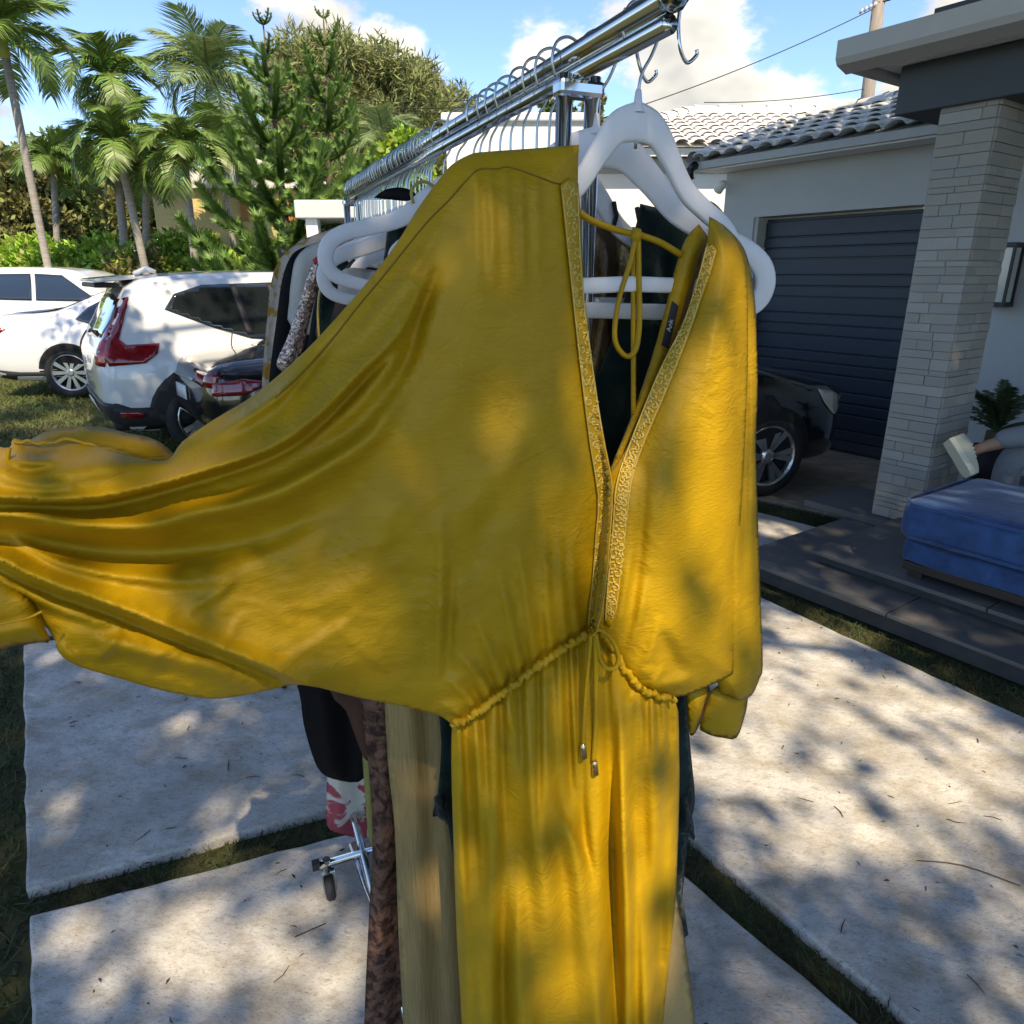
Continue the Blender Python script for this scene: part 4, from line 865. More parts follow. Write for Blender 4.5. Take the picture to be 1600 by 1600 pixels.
def hanger(s, yaw=0, drop=.125, tilt=0, label=None, group=None, body=True, flip=False, scale=1, zs=1, off=0):
    p = rail(s, off)
    e = empty('hanger', p, 0, label, 'hanger', group); e.rotation_euler = (0, tilt, RRZ+yaw+(math.pi if flip else 0))
    h = link('hook', HK, None, e); h.location = (0, 0, -.002)
    if body:
        b = link('body', HM, None, e); b.location = (0, 0, -drop+.004); b.scale = (scale, 1, scale*zs)
        n = link('neck', NECK, None, e); n.location = (0, 0, -drop+.004-.006*zs)
    return e
# ---------------------------------------------------------------- cloth panels hung in planes across the rail
def seg_dist(P, pl):
    """distance, signed side and run of points P from the polyline pl"""
    pl = np.asarray(pl); best = np.full(len(P), 1e9); sg = np.zeros(len(P)); run = np.zeros(len(P)); L = 0; ls = np.linalg.norm(np.diff(pl, axis=0), axis=1); T = ls.sum()
    for i in range(len(pl)-1):
        a = pl[i]; d = pl[i+1]-a; l = max(ls[i], 1e-9); t = np.clip(((P-a)@d)/(l*l), 0, 1); q = P-a-t[:, None]*d; dd = np.hypot(q[:, 0], q[:, 1]); m = dd < best
        best = np.where(m, dd, best); cr = d[0]*q[:, 1]-d[1]*q[:, 0]; sg = np.where(m, np.sign(cr), sg); run = np.where(m, (L+t*l)/T, run); L += l
    return best, sg, run
def fold_field(P, folds):
    W = np.zeros(len(P))
    for f in folds:
        kind, pts, amp, wd = f[:4]; fade = f[4] if len(f) > 4 else 'both'
        pl = np.array(smooth_path(pts, 5)); d, sg, run = seg_dist(P, pl)
        env = np.ones(len(P))
        if fade in ('both', 'end'): env *= np.clip((1-run)/.35, 0, 1)**.8
        if fade in ('both', 'start'): env *= np.clip(run/.35, 0, 1)**.8
        if kind == 'r': W += amp*env*np.exp(-(d/wd)**2)
        elif kind == 'u':   # raised on the upper/left side of the stroke, sharp drop across it
            W += amp*env*np.where(sg < 0, np.exp(-(np.sqrt(d*d+36)-6)/wd), np.exp(-(d/8.0)**2))
            W -= .35*amp*env*np.where(sg > 0, np.exp(-((d-9)/10.0)**2), 0)
    return W
SKEW = .41
def plane_pt(P, s, w, root):
    """pixels -> points on the vertical plane across the rail at s, moved w metres towards the viewer; relative to root"""
    b = R0+RD*s; y0 = b.y-SKEW*b.x
    x = (P[:, 0]-800)/FOC; y = (800-P[:, 1])/FOC; dx = x; dy = CP+y*SP; dz = -SP+y*CP
    t = y0/(dy-SKEW*dx) - w
    return np.stack([dx*t-root.x, dy*t-root.y, EYE+dz*t-root.z], 1)
def vnoise(P, f, seed, st=(1., 1.), rot=0.):
    rg = np.random.default_rng(seed); G = rg.random((64, 64)); c, s_ = math.cos(rot), math.sin(rot)
    X = ((P[:, 0]*c+P[:, 1]*s_)*f*st[0]) + 1000.0; Y = ((-P[:, 0]*s_+P[:, 1]*c)*f*st[1]) + 1000.0
    xi = np.floor(X).astype(int); yi = np.floor(Y).astype(int); u = X-xi; v = Y-yi; u = u*u*(3-2*u); v = v*v*(3-2*v)
    g = lambda a, b: G[a % 64, b % 64]
    return (g(xi, yi)*(1-u)+g(xi+1, yi)*u)*(1-v)+(g(xi, yi+1)*(1-u)+g(xi+1, yi+1)*u)*v
def crumples(P, amp, rot=-.5, seed=1):
    """ridged creases, in metres"""
    w_ = np.zeros(len(P)); D = np.stack([P[:, 0]+30*vnoise(P, 1/55, seed+5), P[:, 1]+30*vnoise(P, 1/55, seed+6)], 1)
    for k, (f, a) in enumerate(((1/70, 1.0), (1/34, .6), (1/18, .35))):
        w_ += a*(1-2*np.abs(vnoise(D, f, seed+k, (.6, 1.5), rot+.4*k)-.5)*2)
    return amp*w_
def panel(name, outline, s, m, parent, root, w0=0, folds=(), step=7, bulge=.03, bpx=60, edge=.02, epx=9, back=.03, rough=.0012, corner=False, grad=None, hem=None, seed=0, crumple=None):
    o2 = [tuple(p) for p in outline]
    if not corner: o2 = [tuple(p) for p in smooth_path(o2+[o2[0]], 3)[:-1]]
    V, T, nb = fill_poly(o2, step, .15)
    B = np.array(o2); d, _, _ = seg_dist(V, np.vstack([B, B[:1]]))
    W = fold_field(V, folds) + w0 + bulge*(1-np.exp(-d/bpx)) - edge*np.exp(-d/epx)
    if grad is not None: W += np.interp(V[:, grad[0]], grad[1], grad[2])
    rg = np.random.default_rng(seed+3)
    for i in range(14):
        f = rg.uniform(.012, .055); a = rg.uniform(0, np.pi); W += rough*(.035/f)**.6*.45*np.sin(f*(V[:, 0]*np.cos(a)+V[:, 1]*np.sin(a))+rg.uniform(0, 6.3))
    if crumple is not None: W += crumple(V)
    on_edge = d < .05
    tt = np.array([t[:3] for t in T]); acc = np.zeros(len(V)); cnt = np.zeros(len(V))
    for a_, b_ in ((0, 1), (1, 2), (2, 0), (1, 0), (2, 1), (0, 2)): np.add.at(acc, tt[:, a_], W[tt[:, b_]]); np.add.at(cnt, tt[:, a_], 1)
    W = np.where(cnt > 0, .62*W+.38*acc/np.maximum(cnt, 1), W)
    Fp = plane_pt(V, s, W, root)
    Wb = W - back*(1-np.exp(-d/40.0)) - .5*np.maximum(fold_field(V, folds), 0) - .004
    inner = np.where(~on_edge)[0]; Bp = plane_pt(V[inner], s, Wb[inner], root)
    idx = np.arange(len(V)); idx[inner] = len(V)+np.arange(len(inner))
    faces = []
    for t in T:
        a, b_, c = t[0], t[1], t[2]
        faces.append((a, b_, c)); faces.append((idx[c], idx[b_], idx[a]))
    FF = np.array(faces); VV = np.vstack([Fp, Bp])
    # orient towards the viewer
    f0 = FF[0]; nn = np.cross(VV[f0[1]]-VV[f0[0]], VV[f0[2]]-VV[f0[0]])
    if np.dot(nn, VV[f0[0]]+np.array(root)-np.array((0, 0, EYE))) > 0: FF = FF[:, ::-1]
    ok = np.array([len(set(f)) == 3 for f in FF.tolist()]); FF = FF[ok]
    return np_mesh(name, VV, FF, m, parent, True)
def strand(name, pts, s, r, m, parent, root, w=0, n=7, flat=1.0, k=6):
    P = np.array(smooth_path(pts, k)); ww = np.interp(np.arange(len(P))/(len(P)-1), np.linspace(0, 1, len(w)), w) if isinstance(w, (list, tuple)) else np.full(len(P), w)
    return MB().tube(plane_pt(P, s, ww, root).tolist(), r, n, flat=flat).build(name, m, parent, True)
def cloth_mat(name, col, rough, b1, s1, b2, s2, st=(1, 1, 1), sheen=0, spec=.4, metal=0, col2=None, vscale=20, thr=None, vst=None, voro=0, vstr=(1, 1, 1), trans=0, rot=0, cells=None, ridge=False):
    m = bpy.data.materials.new(name); m.use_nodes = True; MATS[name] = m
    N = m.node_tree.nodes; L = m.node_tree.links; b = N['Principled BSDF']
    b.inputs['Base Color'].default_value = (*col, 1); b.inputs['Roughness'].default_value = rough; b.inputs['Specular IOR Level'].default_value = spec; b.inputs['Sheen Weight'].default_value = sheen; b.inputs['Metallic'].default_value = metal
    tc = N.new('ShaderNodeTexCoord')
    def noise(sc, stv, det=4):
        mp = N.new('ShaderNodeMapping'); mp.inputs['Scale'].default_value = stv; mp.inputs['Rotation'].default_value = (0, rot, 0); L.new(tc.outputs['Object'], mp.inputs[0])
        n = N.new('ShaderNodeTexNoise'); n.inputs['Scale'].default_value = sc; n.inputs['Detail'].default_value = det; n.inputs['Distortion'].default_value = .6; L.new(mp.outputs[0], n.inputs['Vector']); return n.outputs['Fac']
    nrm = None
    for d_, sc, stv in ((b1, s1, st), (b2, s2, (tuple((1+x)/2 for x in st) if st[1] else (.8, 0, 1.15)))):
        if d_:
            bp = N.new('ShaderNodeBump'); bp.inputs['Distance'].default_value = d_; bp.inputs['Strength'].default_value = 1; hs_ = noise(sc, stv)
            if ridge and sc == s2:
                ma = N.new('ShaderNodeMath'); ma.operation = 'SUBTRACT'; L.new(hs_, ma.inputs[0]); ma.inputs[1].default_value = .5
                mb_ = N.new('ShaderNodeMath'); mb_.operation = 'ABSOLUTE'; L.new(ma.outputs[0], mb_.inputs[0])
                mp_ = N.new('ShaderNodeMath'); mp_.operation = 'POWER'; L.new(mb_.outputs[0], mp_.inputs[0]); mp_.inputs[1].default_value = .7
                mn = N.new('ShaderNodeMath'); mn.operation = 'MULTIPLY'; L.new(mp_.outputs[0], mn.inputs[0]); mn.inputs[1].default_value = -1.6
                mk = N.new('ShaderNodeMapRange'); L.new(noise(5.5, (1, 0, 1), 2), mk.inputs[0]); mk.inputs['From Min'].default_value = .42; mk.inputs['From Max'].default_value = .62; mk.inputs['To Min'].default_value = .12
                mq = N.new('ShaderNodeMath'); mq.operation = 'MULTIPLY'; L.new(mn.outputs[0], mq.inputs[0]); L.new(mk.outputs[0], mq.inputs[1]); hs_ = mq.outputs[0]
            L.new(hs_, bp.inputs['Height'])
            if nrm: L.new(nrm, bp.inputs['Normal'])
            nrm = bp.outputs[0]
    if voro:
        v = N.new('ShaderNodeTexVoronoi'); v.inputs['Scale'].default_value = voro; mp = N.new('ShaderNodeMapping'); mp.inputs['Scale'].default_value = vstr; L.new(tc.outputs['Object'], mp.inputs[0]); L.new(mp.outputs[0], v.inputs['Vector'])
        bp = N.new('ShaderNodeBump'); bp.inputs['Distance'].default_value = .004; L.new(v.outputs['Distance'], bp.inputs['Height'])
        if cells:
            sx_ = N.new('ShaderNodeSeparateColor'); L.new(v.outputs['Color'], sx_.inputs[0]); mc = N.new('ShaderNodeMix'); mc.data_type = 'RGBA'; L.new(sx_.outputs[0], mc.inputs[0]); mc.inputs[6].default_value = (*cells[0], 1); mc.inputs[7].default_value = (*cells[1], 1); L.new(mc.outputs[2], b.inputs['Base Color'])
        if nrm: L.new(nrm, bp.inputs['Normal'])
        nrm = bp.outputs[0]
    if nrm: L.new(nrm, b.inputs['Normal'])
    if col2:
        mr = N.new('ShaderNodeMapRange'); lo, hi = thr or (.35, .65); mr.inputs['From Min'].default_value = lo; mr.inputs['From Max'].default_value = hi
        L.new(noise(vscale, vst or (1, 1, 1)), mr.inputs[0]); mx = N.new('ShaderNodeMix'); mx.data_type = 'RGBA'; L.new(mr.outputs[0], mx.inputs[0]); mx.inputs[6].default_value = (*col, 1); mx.inputs[7].default_value = (*col2, 1); L.new(mx.outputs[2], b.inputs['Base Color'])
    if trans:
        t = N.new('ShaderNodeBsdfTranslucent'); t.inputs[0].default_value = (*col, 1); ms = N.new('ShaderNodeMixShader'); ms.inputs[0].default_value = trans
        L.new(b.outputs[0], ms.inputs[1]); L.new(t.outputs[0], ms.inputs[2]); L.new(ms.outputs[0], N['Material Output'].inputs[0])
    return m
M_yellow = cloth_mat('mustard_satin', (.49, .288, .012), .50, .0010, 190, .0020, 28, (.55, 0, 1.35), spec=.30, rot=.55, ridge=True, col2=(.43, .248, .010), vscale=14)
M_seam = mat('mustard_seam', (.22, .12, .006), .7)
M_thread = mat('gold_thread', (.60, .43, .10), .4, spec=.6)
# ---------------------------------------------------------------- the mustard dress
S0 = .03
hanger(.075, .0, .080, 0, 'white plastic hanger at the rail end holding the mustard dress', scale=.80, zs=1.34, off=.020)
YR = rail(S0, 0, .2)
dress = empty('mustard_dress', YR, 0, 'long mustard yellow satin dress with embroidered V neck, one wide sleeve pulled out', 'dress')
left_out = [(905, 226), (903, 290), (911, 450), (930, 600), (945, 700), (953, 760), (950, 840), (942, 920), (930, 986), (915, 994), (880, 1014), (850, 1034), (820, 1056), (780, 1088), (745, 1114), (712, 1134),
            (690, 1120), (640, 1106), (560, 1090), (470, 1070), (400, 1083), (330, 1092), (250, 1078), (180, 1058), (120, 1040), (92, 1020), (80, 990), (40, 960), (-70, 940), (-80, 820), (-75, 690),
            (-20, 694), (14, 700), (22, 685), (60, 694), (110, 690), (160, 700), (215, 716), (262, 718), (285, 690), (335, 655), (390, 622), (440, 582), (490, 535), (540, 480), (580, 433), (620, 380), (650, 330), (680, 288), (705, 258), (735, 241), (760, 237), (830, 232)]
LF = [('u', [(-80, 781), (0, 779), (119, 781), (190, 772), (300, 743), (415, 705), (487, 659), (559, 587), (616, 529), (650, 472), (682, 400)], .042, 28, 'end'),
      ('r', [(-80, 730), (40, 735), (120, 735), (220, 720), (300, 690)], .020, 24, 'end'),
      ('r', [(0, 712), (60, 720), (110, 712)], .010, 8), ('r', [(0, 748), (50, 757), (120, 757)], .008, 7), ('r', [(10, 730), (45, 735), (85, 730)], -.007, 6),
      ('r', [(-80, 806), (0, 802), (59, 810), (119, 821), (190, 824), (237, 821), (300, 803), (372, 788), (444, 765), (505, 732), (573, 687), (612, 630), (640, 560)], .030, 18, 'end'),
      ('r', [(-80, 835), (20, 838), (80, 848), (180, 862), (300, 860), (400, 842), (500, 800), (580, 740)], -.026, 26, 'end'),
      ('u', [(-80, 830), (0, 836), (19, 840), (48, 857), (95, 879), (166, 898), (237, 907), (300, 912), (380, 906)], .012, 14, 'end'),
      ('u', [(-80, 850), (0, 876), (36, 895), (95, 919), (142, 935), (214, 962), (300, 997), (400, 1036), (475, 1070)], .040, 32, 'none'),
      ('u', [(10, 915), (36, 924), (71, 943), (126, 966), (200, 985)], .012, 14, 'end'),
      ('r', [(80, 1000), (120, 990), (200, 1010), (300, 1035), (420, 1062)], .016, 20), ('r', [(120, 1015), (155, 1025), (175, 1005), (190, 985)], .008, 8), ('r', [(85, 1000), (105, 1020), (130, 1038)], .010, 8),
      ('r', [(682, 414), (659, 486), (631, 572), (593, 644)], -.012, 13), ('r', [(655, 430), (635, 500), (600, 575), (550, 640), (470, 700)], .012, 15),
      ('r', [(500, 560), (440, 615), (380, 655), (320, 690)], .012, 12), ('r', [(540, 510), (490, 575), (430, 640)], -.008, 8),
      ('r', [(700, 320), (660, 400), (600, 480), (530, 555)], .008, 12), ('r', [(740, 900), (700, 940), (660, 990), (610, 1040)], .004, 14),
      ('r', [(687, 790), (690, 880), (687, 980), (688, 1070)], .008, 11), ('r', [(708, 880), (702, 970), (696, 1075)], -.010, 9), ('r', [(790, 740), (745, 860), (720, 950)], -.006, 22),
      ('r', [(600, 690), (540, 800), (500, 900), (480, 980)], -.006, 30), ('r', [(640, 760), (600, 830), (560, 930)], .006, 22), ('r', [(840, 620), (800, 720), (730, 800), (640, 850)], .005, 25),
      ('u', [(290, 960), (345, 925), (372, 900)], .006, 10), ('u', [(560, 960), (500, 1000), (430, 1035)], .005, 14), ('r', [(520, 965), (560, 1010), (620, 1060)], .004, 10), ('r', [(430, 930), (500, 940), (590, 900)], .004, 16)]
for x, a in ((742, .004), (766, .005), (790, .004), (813, .005), (836, .003)): LF.append(('r', [(x, 272), (x+3, 350), (x+6, 460)], a, 8, 'end'))
for x0, y0, x1, y1, x2, y2, a, wd in ((905, 998, 897, 930, 893, 830, .005, 6), (885, 1008, 878, 930, 872, 810, .006, 7), (862, 1022, 855, 930, 850, 800, .006, 7), (838, 1040, 826, 960, 808, 830, .007, 8),
                               (815, 1055, 800, 985, 778, 880, .007, 8), (790, 1076, 768, 1025, 742, 960, .008, 8), (768, 1096, 742, 1050, 712, 1015, .008, 8), (745, 1112, 722, 1080, 695, 1062, .008, 8), (725, 1125, 705, 1108, 680, 1100, .006, 7)):
    LF.append(('r', [(x0, y0), (x1, y1), (x2, y2)], a, wd, 'end'))
for x0, y0, x1, y1, a in ((852, 1030, 842, 950, -.006), (827, 1048, 813, 980, -.006), (802, 1066, 784, 1005, -.008), (778, 1086, 755, 1040, -.009), (756, 1105, 730, 1066, -.008)):
    LF.append(('r', [(x0, y0), (x1, y1)], a, 5, 'end'))
LF = [(k[0], k[1], k[2]*(1.35 if k[0] == 'r' else 1.15))+tuple(k[3:]) for k in LF]
lp = panel('bodice_left', left_out, S0, M_yellow, dress, YR, .0, LF, step=4, bulge=.045, bpx=110, edge=.007, epx=7, back=.05, rough=.0016,
           crumple=lambda P: crumples(P, 1., -.6, 3)*np.clip(np.interp(P[:, 1], [300, 700, 900, 1000, 1100], [.0004, .0007, .0018, .0028, .0028])*np.interp(P[:, 0], [0, 250, 500, 760, 940], [.8, 1.2, 1.2, .9, .4]), 0, 1))
panel('sleeve_back', [(30, 700), (66, 676), (110, 667), (160, 667), (200, 677), (232, 683), (262, 700), (280, 735), (180, 760), (60, 740)], S0, M_yellow, dress, YR, -.035, [('r', [(120, 680), (180, 695), (250, 712)], .006, 8)], step=7, bulge=.02, back=.02)
panel('cuff', [(-80, 872), (0, 896), (30, 918), (55, 945), (72, 985), (78, 1003), (60, 1004), (20, 1010), (-80, 1024)], S0, M_yellow, dress, YR, .03, [('u', [(-80, 985), (0, 975), (65, 958)], -.006, 12, 'none'), ('r', [(20, 930), (55, 950)], .006, 6)], step=6, bulge=.012, back=.025)
strand('seam', [(-60, 986), (0, 975), (40, 967), (66, 955)], S0, .0014, M_yellow, dress, YR, .050)
strand('seam', [(14, 700), (10, 725), (4, 745), (-4, 775)], S0, .0022, M_yellow, dress, YR, .035)
strand('cuff_loop', [(2, 740), (22, 748), (26, 760), (16, 768), (0, 765)], S0, .003, M_yellow, dress, YR, .04)
gather = [(20 + 12.5*i + random.uniform(-3, 3), np.interp(20+12.5*i, [20, 60, 110, 160, 215, 262], [689, 692, 688, 700, 716, 720]) + random.uniform(-3, 3)) for i in range(20)]
strand('gather_seam', gather, S0, .0018, M_yellow, dress, YR, .004)
def surf_strand(name, pts, obj_, r, m, lift=.0025, n=6, k=6):
    """thin strand that lies on the panel as seen along the view"""
    bv = BVHTree.FromPolygons([v.co for v in obj_.data.vertices], [p.vertices for p in obj_.data.polygons]); o = Vector((0, 0, EYE))-YR; out = []
    for p in smooth_path(pts, k):
        d = ray(p[0], p[1]).normalized(); h = bv.ray_cast(o, d)
        if h[0] is not None: out.append(h[0]-d*lift)
    if len(out) > 1: return MB().tube(out, r, n).build(name, m, dress, True)
surf_strand('yoke_seam', [(430, 622), (470, 585), (515, 535), (560, 478), (600, 430), (640, 380), (670, 344), (700, 314), (736, 274), (752, 264), (776, 264), (792, 261), (812, 266), (840, 276), (872, 287), (902, 287)], lp, .0010, M_seam, .0006)
right_out = [(1108, 338), (1128, 350), (1148, 370), (1160, 395), (1168, 450), (1168, 600), (1158, 800), (1149, 930), (1147, 1040), (1138, 1057), (1110, 1071), (1070, 1087), (1030, 1089), (1000, 1078), (975, 1052), (950, 1014), (920, 988),
             (922, 900), (930, 800), (948, 748), (985, 690), (1030, 580), (1065, 510), (1090, 440), (1104, 385)]
RF = [('r', [(1120, 400), (1125, 600), (1115, 800), (1100, 900)], .012, 30), ('r', [(1010, 720), (1000, 850), (985, 960), (975, 1010)], -.008, 10), ('r', [(1060, 560), (1040, 750), (1030, 900)], .012, 32),
      ('r', [(1100, 900), (1120, 990), (1110, 1050)], .010, 22), ('r', [(1035, 985), (1050, 1030), (1075, 1055)], -.012, 14), ('r', [(1010, 1072), (1040, 1070), (1090, 1060)], .012, 10),
      ('r', [(960, 1010), (975, 930), (990, 850)], .006, 7), ('r', [(978, 1040), (1000, 960), (1010, 900)], .006, 8), ('r', [(995, 1062), (1020, 1010), (1030, 960)], .007, 8), ('r', [(1012, 1078), (1040, 1040)], .006, 6),
      ('r', [(1150, 450), (1152, 650), (1145, 850)], -.006, 9), ('r', [(1145, 380), (1140, 470)], .004, 8), ('r', [(1000, 1045), (1012, 1052), (1020, 1040)], .006, 6)]
RF = [(k[0], k[1], k[2]*1.4)+tuple(k[3:]) for k in RF]
rp = panel('bodice_right', right_out, S0, M_yellow, dress, YR, .004, RF, step=4, bulge=.06, bpx=60, edge=.010, epx=7, back=.05, rough=.0014, seed=2, crumple=lambda P: crumples(P, .0009, .7, 9))
RS = [('r', [(1163, 420), (1166, 600), (1164, 800), (1160, 930)], -.014, 6), ('r', [(1175, 480), (1174, 700), (1178, 950)], .010, 8), ('r', [(1150, 800), (1152, 950), (1150, 1040)], .008, 9), ('u', [(1172, 930), (1180, 1000), (1187, 1048)], .005, 6), ('r', [(1142, 1060), (1150, 1085), (1166, 1088)], .008, 6)]
panel('sleeve_right', [(1128, 349), (1150, 370), (1166, 396), (1176, 440), (1181, 490), (1184, 600), (1181, 700), (1184, 800), (1189, 950), (1192, 1040), (1187, 1060), (1175, 1086), (1157, 1094), (1140, 1088), (1120, 1065), (1105, 900), (1120, 600)], S0, M_yellow, dress, YR, -.022, RS, step=4, bulge=.03, bpx=25, back=.05, seed=4)
panel('cuff', [(1092, 1140), (1112, 1078), (1140, 1072), (1166, 1085), (1168, 1098), (1163, 1122), (1151, 1153), (1130, 1153), (1110, 1149)], S0, M_yellow, dress, YR, -.055, [('r', [(1100, 1140), (1120, 1090)], -.006, 8)], step=6, bulge=.016, bpx=20, back=.03)
panel('cuff_flap', [(1072, 1075), (1108, 1070), (1106, 1108), (1096, 1128), (1083, 1149), (1076, 1140)], S0, M_yellow, dress, YR, -.075, [('r', [(1095, 1080), (1085, 1140)], .008, 6)], step=6, bulge=.01, back=.02)
skirt_out = [(706, 1134), (745, 1114), (780, 1088), (820, 1057), (850, 1036), (880, 1014), (915, 992), (936, 983), (958, 1012), (978, 1050), (1005, 1076), (1054, 1090), (1061, 1170), (1061, 1260), (1056, 1400), (1046, 1500), (1036, 1600), (1032, 1700), (1034, 1800), (900, 1806), (735, 1800), (722, 1600), (713, 1450), (708, 1300), (705, 1190)]
KF = [('r', [(957, 1030), (958, 1229), (961, 1476), (966, 1800)], -.030, 9, 'start'), ('r', [(925, 1040), (935, 1230), (940, 1450), (945, 1800)], .016, 16, 'start'), ('r', [(975, 1070), (976, 1250), (980, 1500), (985, 1800)], .018, 11, 'start'),
      ('r', [(992, 1095), (990, 1204), (994, 1476), (1000, 1800)], -.016, 7, 'start'), ('r', [(1012, 1095), (1020, 1250), (1016, 1500), (1012, 1800)], .015, 13, 'start'), ('r', [(1035, 1110), (1042, 1250), (1030, 1500)], -.006, 8, 'start'),
      ('r', [(850, 1060), (866, 1253), (900, 1394), (925, 1800)], .014, 16, 'start'), ('r', [(880, 1040), (893, 1200), (915, 1330), (945, 1600), (955, 1800)], -.012, 10, 'start'),
      ('r', [(775, 1110), (792, 1290), (796, 1394), (788, 1558), (790, 1800)], -.020, 13, 'start'), ('r', [(745, 1140), (760, 1300), (766, 1400), (775, 1600), (780, 1800)], .014, 13, 'start'), ('r', [(722, 1150), (728, 1300), (735, 1500), (745, 1800)], -.008, 9, 'start'),
      ('r', [(810, 1090), (825, 1250), (840, 1400), (838, 1600), (840, 1800)], .014, 20, 'start'), ('r', [(905, 1150), (911, 1260), (915, 1340)], -.008, 7),
      ('r', [(870, 1400), (880, 1600), (885, 1800)], -.010, 14, 'start')]
KF += [('u', [(957, 1010), (957, 1100), (958, 1229), (961, 1476), (966, 1800)], .014, 16, 'none'), ('u', [(950, 1800), (940, 1600), (924, 1394), (890, 1300), (866, 1253), (850, 1150)], .009, 26, 'end'),
       ('u', [(782, 1150), (792, 1290), (796, 1394), (790, 1558), (790, 1800)], .009, 20, 'start'), ('u', [(988, 1100), (990, 1204), (994, 1476), (1000, 1800)], .008, 12, 'none'), ('u', [(735, 1800), (732, 1500), (726, 1300), (720, 1160)], .006, 12, 'end')]
KF = [(k[0], k[1], k[2]*2.1)+tuple(k[3:]) for k in KF]
for i, x in enumerate(np.cumsum([716]+[random.uniform(7, 17) for _ in range(17)])):
    if x > 934: continue
    y = np.interp(x, [706, 745, 780, 820, 850, 880, 915, 936], [1134, 1114, 1088, 1057, 1036, 1014, 992, 983]); KF.append(('r', [(x, y+2), (x+3, y+45), (x+random.uniform(2, 14), y+random.uniform(60, 320))], (1, -1)[i % 2]*random.uniform(.004, .014), random.uniform(4, 7), 'end'))
for i, x in enumerate(np.arange(1000, 1056, 9)):
    KF.append(('r', [(x, 1080+(x-1000)*.2), (x+2, 1130), (x+3, 1190)], (.009, -.009)[i % 2], 4.2, 'end'))
panel('skirt', skirt_out, S0, M_yellow, dress, YR, .0, KF, step=3.6, bulge=.05, bpx=50, edge=.006, epx=6, back=.11, rough=.0012, seed=6, crumple=lambda P: crumples(P, .0008, -.9, 14) + .020*np.sin((P[:, 0]+.10*(1500-P[:, 1])+18*vnoise(P, 1/160, 5))*2*np.pi/66)*np.clip((P[:, 1]-1090)/220, 0, 1))
def casing(pts, amp):
    P = np.array(smooth_path(pts, 10)); n = len(P); rr = [.0054*(1+amp*random.uniform(-1.3, 1.5)) for i in range(n)]
    P = P+np.stack([RNG.normal(0, .9, n), RNG.normal(0, 1.6, n)], 1)
    MB().tube(plane_pt(P, S0, np.full(n, .026), YR).tolist(), rr, 9).build('waist_casing', M_yellow, dress, True)
casing([(706, 1131), (730, 1122), (756, 1106), (780, 1087), (803, 1070), (830, 1049), (852, 1032), (880, 1013), (905, 998), (928, 984)], .28)
casing([(940, 986), (956, 1010), (972, 1040), (990, 1062), (1005, 1078), (1030, 1088), (1054, 1091)], .24)
# placket, piping and embroidery
pl_l = [(876, 289), (903, 287), (911, 450), (930, 600), (946, 700), (957, 762), (953, 840), (946, 920), (933, 986), (918, 986), (926, 900), (931, 830), (934, 775), (921, 690), (905, 560), (890, 420)]
pl_r = [(1105, 380), (1120, 392), (1098, 460), (1074, 530), (1040, 615), (1008, 690), (990, 745), (982, 800), (974, 870), (962, 965), (945, 975), (950, 900), (957, 820), (962, 760), (985, 690), (1030, 580), (1065, 510), (1090, 440)]
def on_panel(outline, obj_, lift, name):
    V, T, nb = fill_poly([tuple(p) for p in smooth_path(outline+[outline[0]], 2)[:-1]], 6); bv = BVHTree.FromPolygons([v.co for v in obj_.data.vertices], [p.vertices for p in obj_.data.polygons]); o = Vector((0, 0, EYE))-YR
    P = []; last = .98
    for p in V:
        d = ray(p[0], p[1]).normalized(); h = bv.ray_cast(o, d); last = (h[3]) if h[0] is not None else last
        P.append(o+d*(last-lift))
    TT = [t for t in T if len(set(t)) == 3]
    ob = MB().add(P, TT).build(name, M_placket, dress, True); so = ob.modifiers.new('t', 'SOLIDIFY'); so.thickness = .0016; so.offset = 0
    return ob
M_placket = cloth_mat('placket_satin', (.50, .285, .008), .42, .0010, 240, 0, 40, (1, 1, 1.5), spec=.5)
pk1 = on_panel(pl_l, lp, .006, 'placket'); pk2 = on_panel(pl_r, rp, .004, 'placket')
def pk_strand(name, pts, pk, r, m, lift=.002, k=6): return surf_strand(name, pts, pk, r, m, lift, 6, k)
L_in = [(902, 292), (910, 450), (929, 600), (945, 700), (955, 762), (951, 840), (944, 920), (932, 982)]; L_out = [(878, 292), (891, 420), (906, 560), (922, 690), (935, 775), (932, 830), (927, 900), (919, 982)]
R_in = [(1104, 386), (1089, 443), (1066, 510), (1031, 580), (986, 690), (964, 755), (958, 820), (951, 900), (946, 970)]; R_out = [(1117, 395), (1096, 460), (1072, 530), (1038, 615), (1006, 690), (988, 745), (980, 800), (972, 870), (961, 962)]
